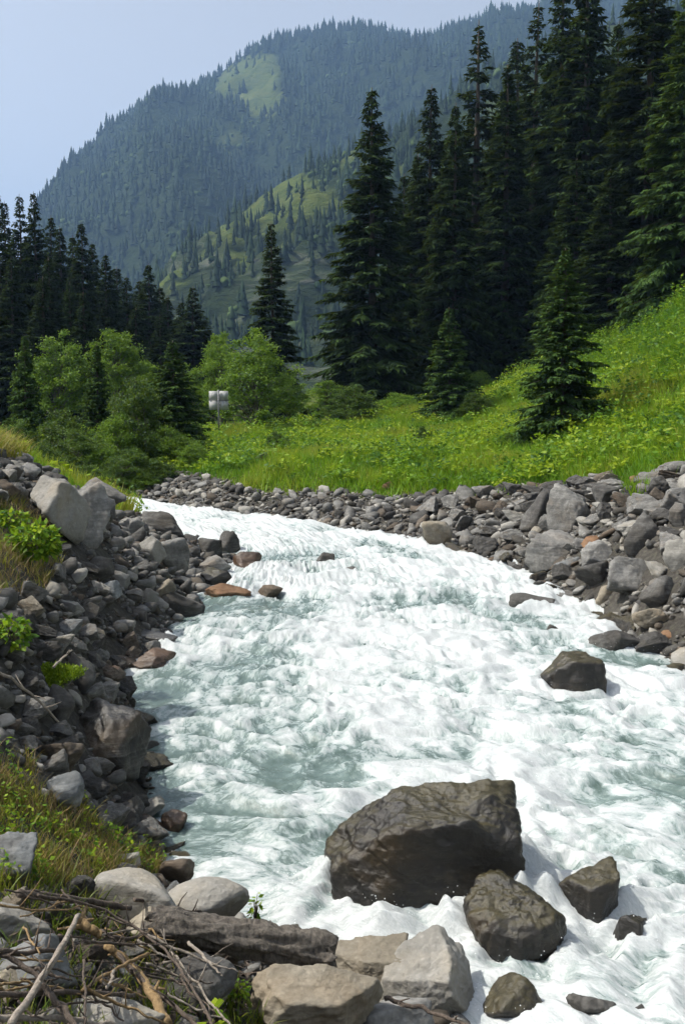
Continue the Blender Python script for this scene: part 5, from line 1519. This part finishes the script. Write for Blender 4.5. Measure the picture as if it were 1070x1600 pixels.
stick([(265, 1480), (300, 1530), (360, 1602)], 0.006, 0.005, 'stick_pale', 'pale thin twig leaning over the dark rounded stone', 16, 0.89)
stick([(600, 1560), (670, 1580), (740, 1606)], 0.012, 0.008, 'stick_dark', 'brown twig at the bottom edge between the boulders', 17, 0.91)
stick([(-10, 1044), (50, 1085), (92, 1128)], 0.010, 0.008, 'stick_pale', 'pale branch lying down the near bank above the striped boulder', 18, 0.93, group='sticks on the near bank slope')
stick([(84, 1042), (112, 1016)], 0.010, 0.008, 'stick_pale', 'short white stick beside the mossy stone', 19, 0.93, group='sticks on the near bank slope')
stick([(176, 1262), (196, 1278)], 0.006, 0.004, 'stick_pale', 'small pale twig beside the shallows stone', 20, 0.97, group='sticks on the near bank slope')
rt = np.random.default_rng(404)
where = ['by the rotten log', 'over the cream stone', 'near the bottom corner', 'beside the level stick', 'under the bowed twig', 'by the tan stone', 'beside the stump', 'over the striped stone', 'by the dark stone', 'under the pale stone',
         'across the barky stick', 'above the seedling']
spots = [(255, 1470), (170, 1575), (40, 1585), (60, 1500), (230, 1520), (210, 1450), (70, 1420), (70, 1530), (290, 1540), (50, 1470), (120, 1415), (320, 1580)]
for j, ((cx_, cy_), wd_) in enumerate(zip(spots, where)):
    a = rt.uniform(0, 3.14); l = rt.uniform(25, 55)
    stick([(cx_ - l * math.cos(a), cy_ - l * 0.6 * math.sin(a)), (cx_ + l * math.cos(a), cy_ + l * 0.6 * math.sin(a))], 0.005, 0.003, 'stick_dark' if j % 3 else 'stick_tan', 'thin loose twig in the driftwood pile, ' + wd_, 30 + j, 0.90, name='twig', group='thin twigs of the driftwood pile')

for j in range(26):
    a = rt.uniform(-0.6, 1.3); l = rt.uniform(30, 95); cx_, cy_ = rt.uniform(20, 330), rt.uniform(1400, 1590)
    if cy_ < 1400 + 0.35 * (cx_ - 60): cy_ += 60
    b_ = rt.uniform(-12, 12)
    tone_ = ('stick_dark', 'stick_pale', 'stick_dark', 'stick_tan')[j % 4]
    lean_ = 'level' if abs(a) < 0.2 else ('rising' if a < 0 else ('slanting' if a < 0.8 else 'steep'))
    near_ = min(zip(spots, where), key=lambda q: (q[0][0] - cx_) ** 2 + (q[0][1] - cy_) ** 2)[1]
    lab_ = '%s %s %s tangle twig %s' % ({'stick_dark': 'dark', 'stick_pale': 'bleached', 'stick_tan': 'tan'}[tone_], 'short' if l < 50 else ('middling' if l < 72 else 'long'), lean_, near_)
    if lab_ in used_labels: continue
    used_labels.add(lab_)
    stick([(cx_ - l * math.cos(a), cy_ - l * 0.5 * math.sin(a)), (cx_ + b_, cy_ + b_), (cx_ + l * math.cos(a), cy_ + l * 0.5 * math.sin(a))], rt.uniform(0.004, 0.009), 0.003, tone_,
          lab_, 60 + j, rt.uniform(0.87, 0.93), name='twig', group='thin twigs of the driftwood pile')

def log_mesh(P0, P1, rad0, rad1, seed, n=60, sides=40, rough=0.16):
    ax = P1 - P0; ln = np.linalg.norm(ax); ax /= ln
    A = np.cross(ax, [0, 0, 1]); A /= np.linalg.norm(A); B = np.cross(A, ax)
    t = np.concatenate([[0, 0], np.linspace(0, 1, n), [1, 1]]); a = np.linspace(0, 2 * np.pi, sides, endpoint=False)
    T_, A_ = np.meshgrid(t, a, indexing='ij')
    rb = rad0 * (1 - T_) + rad1 * T_
    cap = np.ones_like(T_); cap[0] = 0.02; cap[1] = 0.6; cap[-1] = 0.02; cap[-2] = 0.6
    rr_ = rb * cap * (1 + rough * fbm(T_ * ln * 5 + seed, np.cos(A_) * 1.6, np.sin(A_) * 1.6, 5, seed) + 0.10 * ridged(np.cos(A_) * 4, np.sin(A_) * 4, T_ * ln * 1.2, 2, seed + 3))
    endw = 0.05 * fbm(np.cos(A_) * 3, np.sin(A_) * 3, T_ * 0 + seed, 2, 8)
    pos = P0[None, None] + ax[None, None] * ((T_ * ln + endw * (np.abs(T_ - 0.5) > 0.46))[..., None]) + rr_[..., None] * (np.cos(A_)[..., None] * A + np.sin(A_)[..., None] * B)
    nn = len(t)
    i = np.arange(nn - 1)[:, None] * sides; j = np.arange(sides)[None]; j2 = (j + 1) % sides
    F = np.stack([i + j, i + j2, i + sides + j2, i + sides + j], -1).reshape(-1, 4)
    return pos.reshape(-1, 3), F
P0, P1 = at_depth(236, 1440, 4.95), at_depth(516, 1494, 5.12)
V, F = log_mesh(P0, P1, 0.064, 0.088, 7, 110, 54, 0.42)
c0 = V.mean(0)
lg = link('rotten_log', make_mesh('rotten_log', V - c0, F, M['rot'], True), loc=tuple(c0))
tag(lg, 'short thick rotten log with crumbling bark lying across the shore boulders', 'log')
P0, P1 = at_depth(52, 1392, 5.0), at_depth(84, 1440, 4.75)
V, F = log_mesh(P0, P1, 0.055, 0.075, 17, 30, 26, 0.3)
c0 = V.mean(0)
sm = link('wood_stump', make_mesh('wood_stump', V - c0, F, M['rot'], True), loc=tuple(c0))
tag(sm, 'broken brown stump of wood at the top of the driftwood pile', 'stump')
# flakes of bark and wood litter in the pile
r = np.random.default_rng(909)
n = 900
lx = r.uniform(-1.7, 0.2, n * 6); ly = r.uniform(3.4, 6.2, n * 6); lz = ground_z(lx, ly)
px, py, _ = project(lx, ly, lz)
ok = in_poly(px, py, [(-40, 1385), (130, 1385), (420, 1500), (450, 1640), (-40, 1640)])
lx, ly, lz = lx[ok][:n], ly[ok][:n], lz[ok][:n]
d = r.normal(size=(len(lx), 3)) * np.array([1, 1, 0.35]); d /= np.linalg.norm(d, axis=1)[:, None]
V = twig_quads(np.stack([lx, ly, lz + r.uniform(0.0, 0.05, len(lx))], -1), d, r.uniform(0.03, 0.11, len(lx)), r.uniform(0.003, 0.012, len(lx)), r.normal(0, 0.4, (len(lx), 3)) + np.array([0, 0, 1]), r)
lo = link('bark_litter', make_mesh('bark_litter', V.reshape(-1, 3), np.arange(len(lx) * 4).reshape(-1, 4), M['stick_dark'], False))
tag(lo, 'scraps of bark and dead stems littering the driftwood pile', 'litter', kind='stuff')

# ---------------------------------------------------------------- the sign seen from behind
def box_v(x0, x1, y0, y1, z0, z1):
    V = np.array([(x0, y0, z0), (x1, y0, z0), (x1, y1, z0), (x0, y1, z0), (x0, y0, z1), (x1, y0, z1), (x1, y1, z1), (x0, y1, z1)], float)
    F = np.array([(0, 3, 2, 1), (4, 5, 6, 7), (0, 1, 5, 4), (1, 2, 6, 5), (2, 3, 7, 6), (3, 0, 4, 7)])
    return V, F
SY = 44.5
a, b = at_depth(327, 640, SY), at_depth(357, 611, SY)
cxs = (a[0] + b[0]) / 2
gz = float(ground_z(np.array([cxs]), np.array([SY]))[0])
e = bpy.data.objects.new('road_sign', None); COL.objects.link(e); e.location = (cxs, SY, gz)
tag(e, 'pale sheet-metal sign seen from behind on a grey post at the meadow end', 'sign')
hw = (b[0] - a[0]) / 2; zb, zt = a[2] - gz, b[2] - gz; zmid = (zb + zt) / 2
for sx in (-1, 1):
    for z0, z1 in ((zb, zmid - 0.01), (zmid + 0.01, zt)):
        V, F = box_v(min(sx * 0.012, sx * hw), max(sx * 0.012, sx * hw), 0.0, 0.02, z0, z1)
        link('sign_panel', make_mesh('sign_panel', V, F, M['sheet_metal']), e)
for z in (zmid,):
    V, F = box_v(-hw * 0.97, hw * 0.97, -0.03, -0.003, z - 0.012, z + 0.012)
    link('cross_bar', make_mesh('cross_bar', V, F, M['post_metal']), e)
V, F = tubes([(np.array([(0, -0.066, -0.3), (0, -0.066, 1.0), (0, -0.066, zt + 0.05)]), np.array([0.033, 0.033, 0.033]))], 12)
link('post', make_mesh('post', V, F, M['post_metal'], True), e)

# ---------------------------------------------------------------- spray thrown up round the boulders
r = np.random.default_rng(515)
tv_, tf_ = ico(0)
pts, szs = [], []
for (x, y, rw, rd, inw, top) in rock_list:
    if not inw or rw < 0.17 or y > 14: continue
    m = int(90 * min(rw, 0.7) / 0.3)
    a = r.uniform(0, 6.283, m)
    q = 1.05 + 0.28 * np.abs(r.normal(size=m))
    pts.append(np.stack([x + np.cos(a) * rw * q, y + np.sin(a) * rd * q, water_z(y) + 0.03 + np.abs(r.normal(0, 0.10, m)) * min(1, rw / 0.3)], -1)); szs.append(r.uniform(0.0014, 0.0036, m))
crest = (w1 + 0.7 * w2 + 0.3 * w3 > 1.25) & (WY > 4.5) & (WY < 13) & (foam > 0.75)
cy_i, cx_i = np.nonzero(crest)
if len(cy_i):
    kk = r.choice(len(cy_i), min(2000, len(cy_i)), replace=False)
    cp_ = np.stack([WX[cy_i[kk], cx_i[kk]], WY[cy_i[kk], cx_i[kk]], zw[cy_i[kk], cx_i[kk]] + np.abs(r.normal(0, 0.035, len(kk)))], -1)
    pts.append(cp_ + r.normal(0, 0.02, cp_.shape) * np.array([1, 1, 0])); szs.append(r.uniform(0.0012, 0.0038, len(kk)))
pts = np.vstack(pts); szs = np.concatenate(szs)
V = pts[:, None, :] + tv_[None] * szs[:, None, None]
F = (tf_[None] + (np.arange(len(pts)) * len(tv_))[:, None, None]).reshape(-1, 3)
so = link('spray', make_mesh('spray', V.reshape(-1, 3), F, M['foam'], True))
tag(so, 'fine white spray leaping round the river boulders', 'spray', kind='stuff')

# ---------------------------------------------------------------- haze over the valley
V, F = box_v(-3600, 3600, -950, 4300, -8, 760)
hm = bpy.data.materials.new('valley_haze'); hm.use_nodes = True
hn = hm.node_tree.nodes; hl = hm.node_tree.links
for nd in list(hn):
    if nd.type == 'BSDF_PRINCIPLED': hn.remove(nd)
pv = hn.new('ShaderNodeVolumePrincipled')
pv.inputs['Color'].default_value = (0.36, 0.60, 1.0, 1)
pv.inputs['Density'].default_value = 0.00023
pv.inputs['Anisotropy'].default_value = 0.2
hl.new(pv.outputs[0], hn['Material Output'].inputs['Volume'])
hz = link('haze', make_mesh('haze', V, F, hm))
tag(hz, 'thin bluish haze filling the valley', 'haze', kind='stuff')
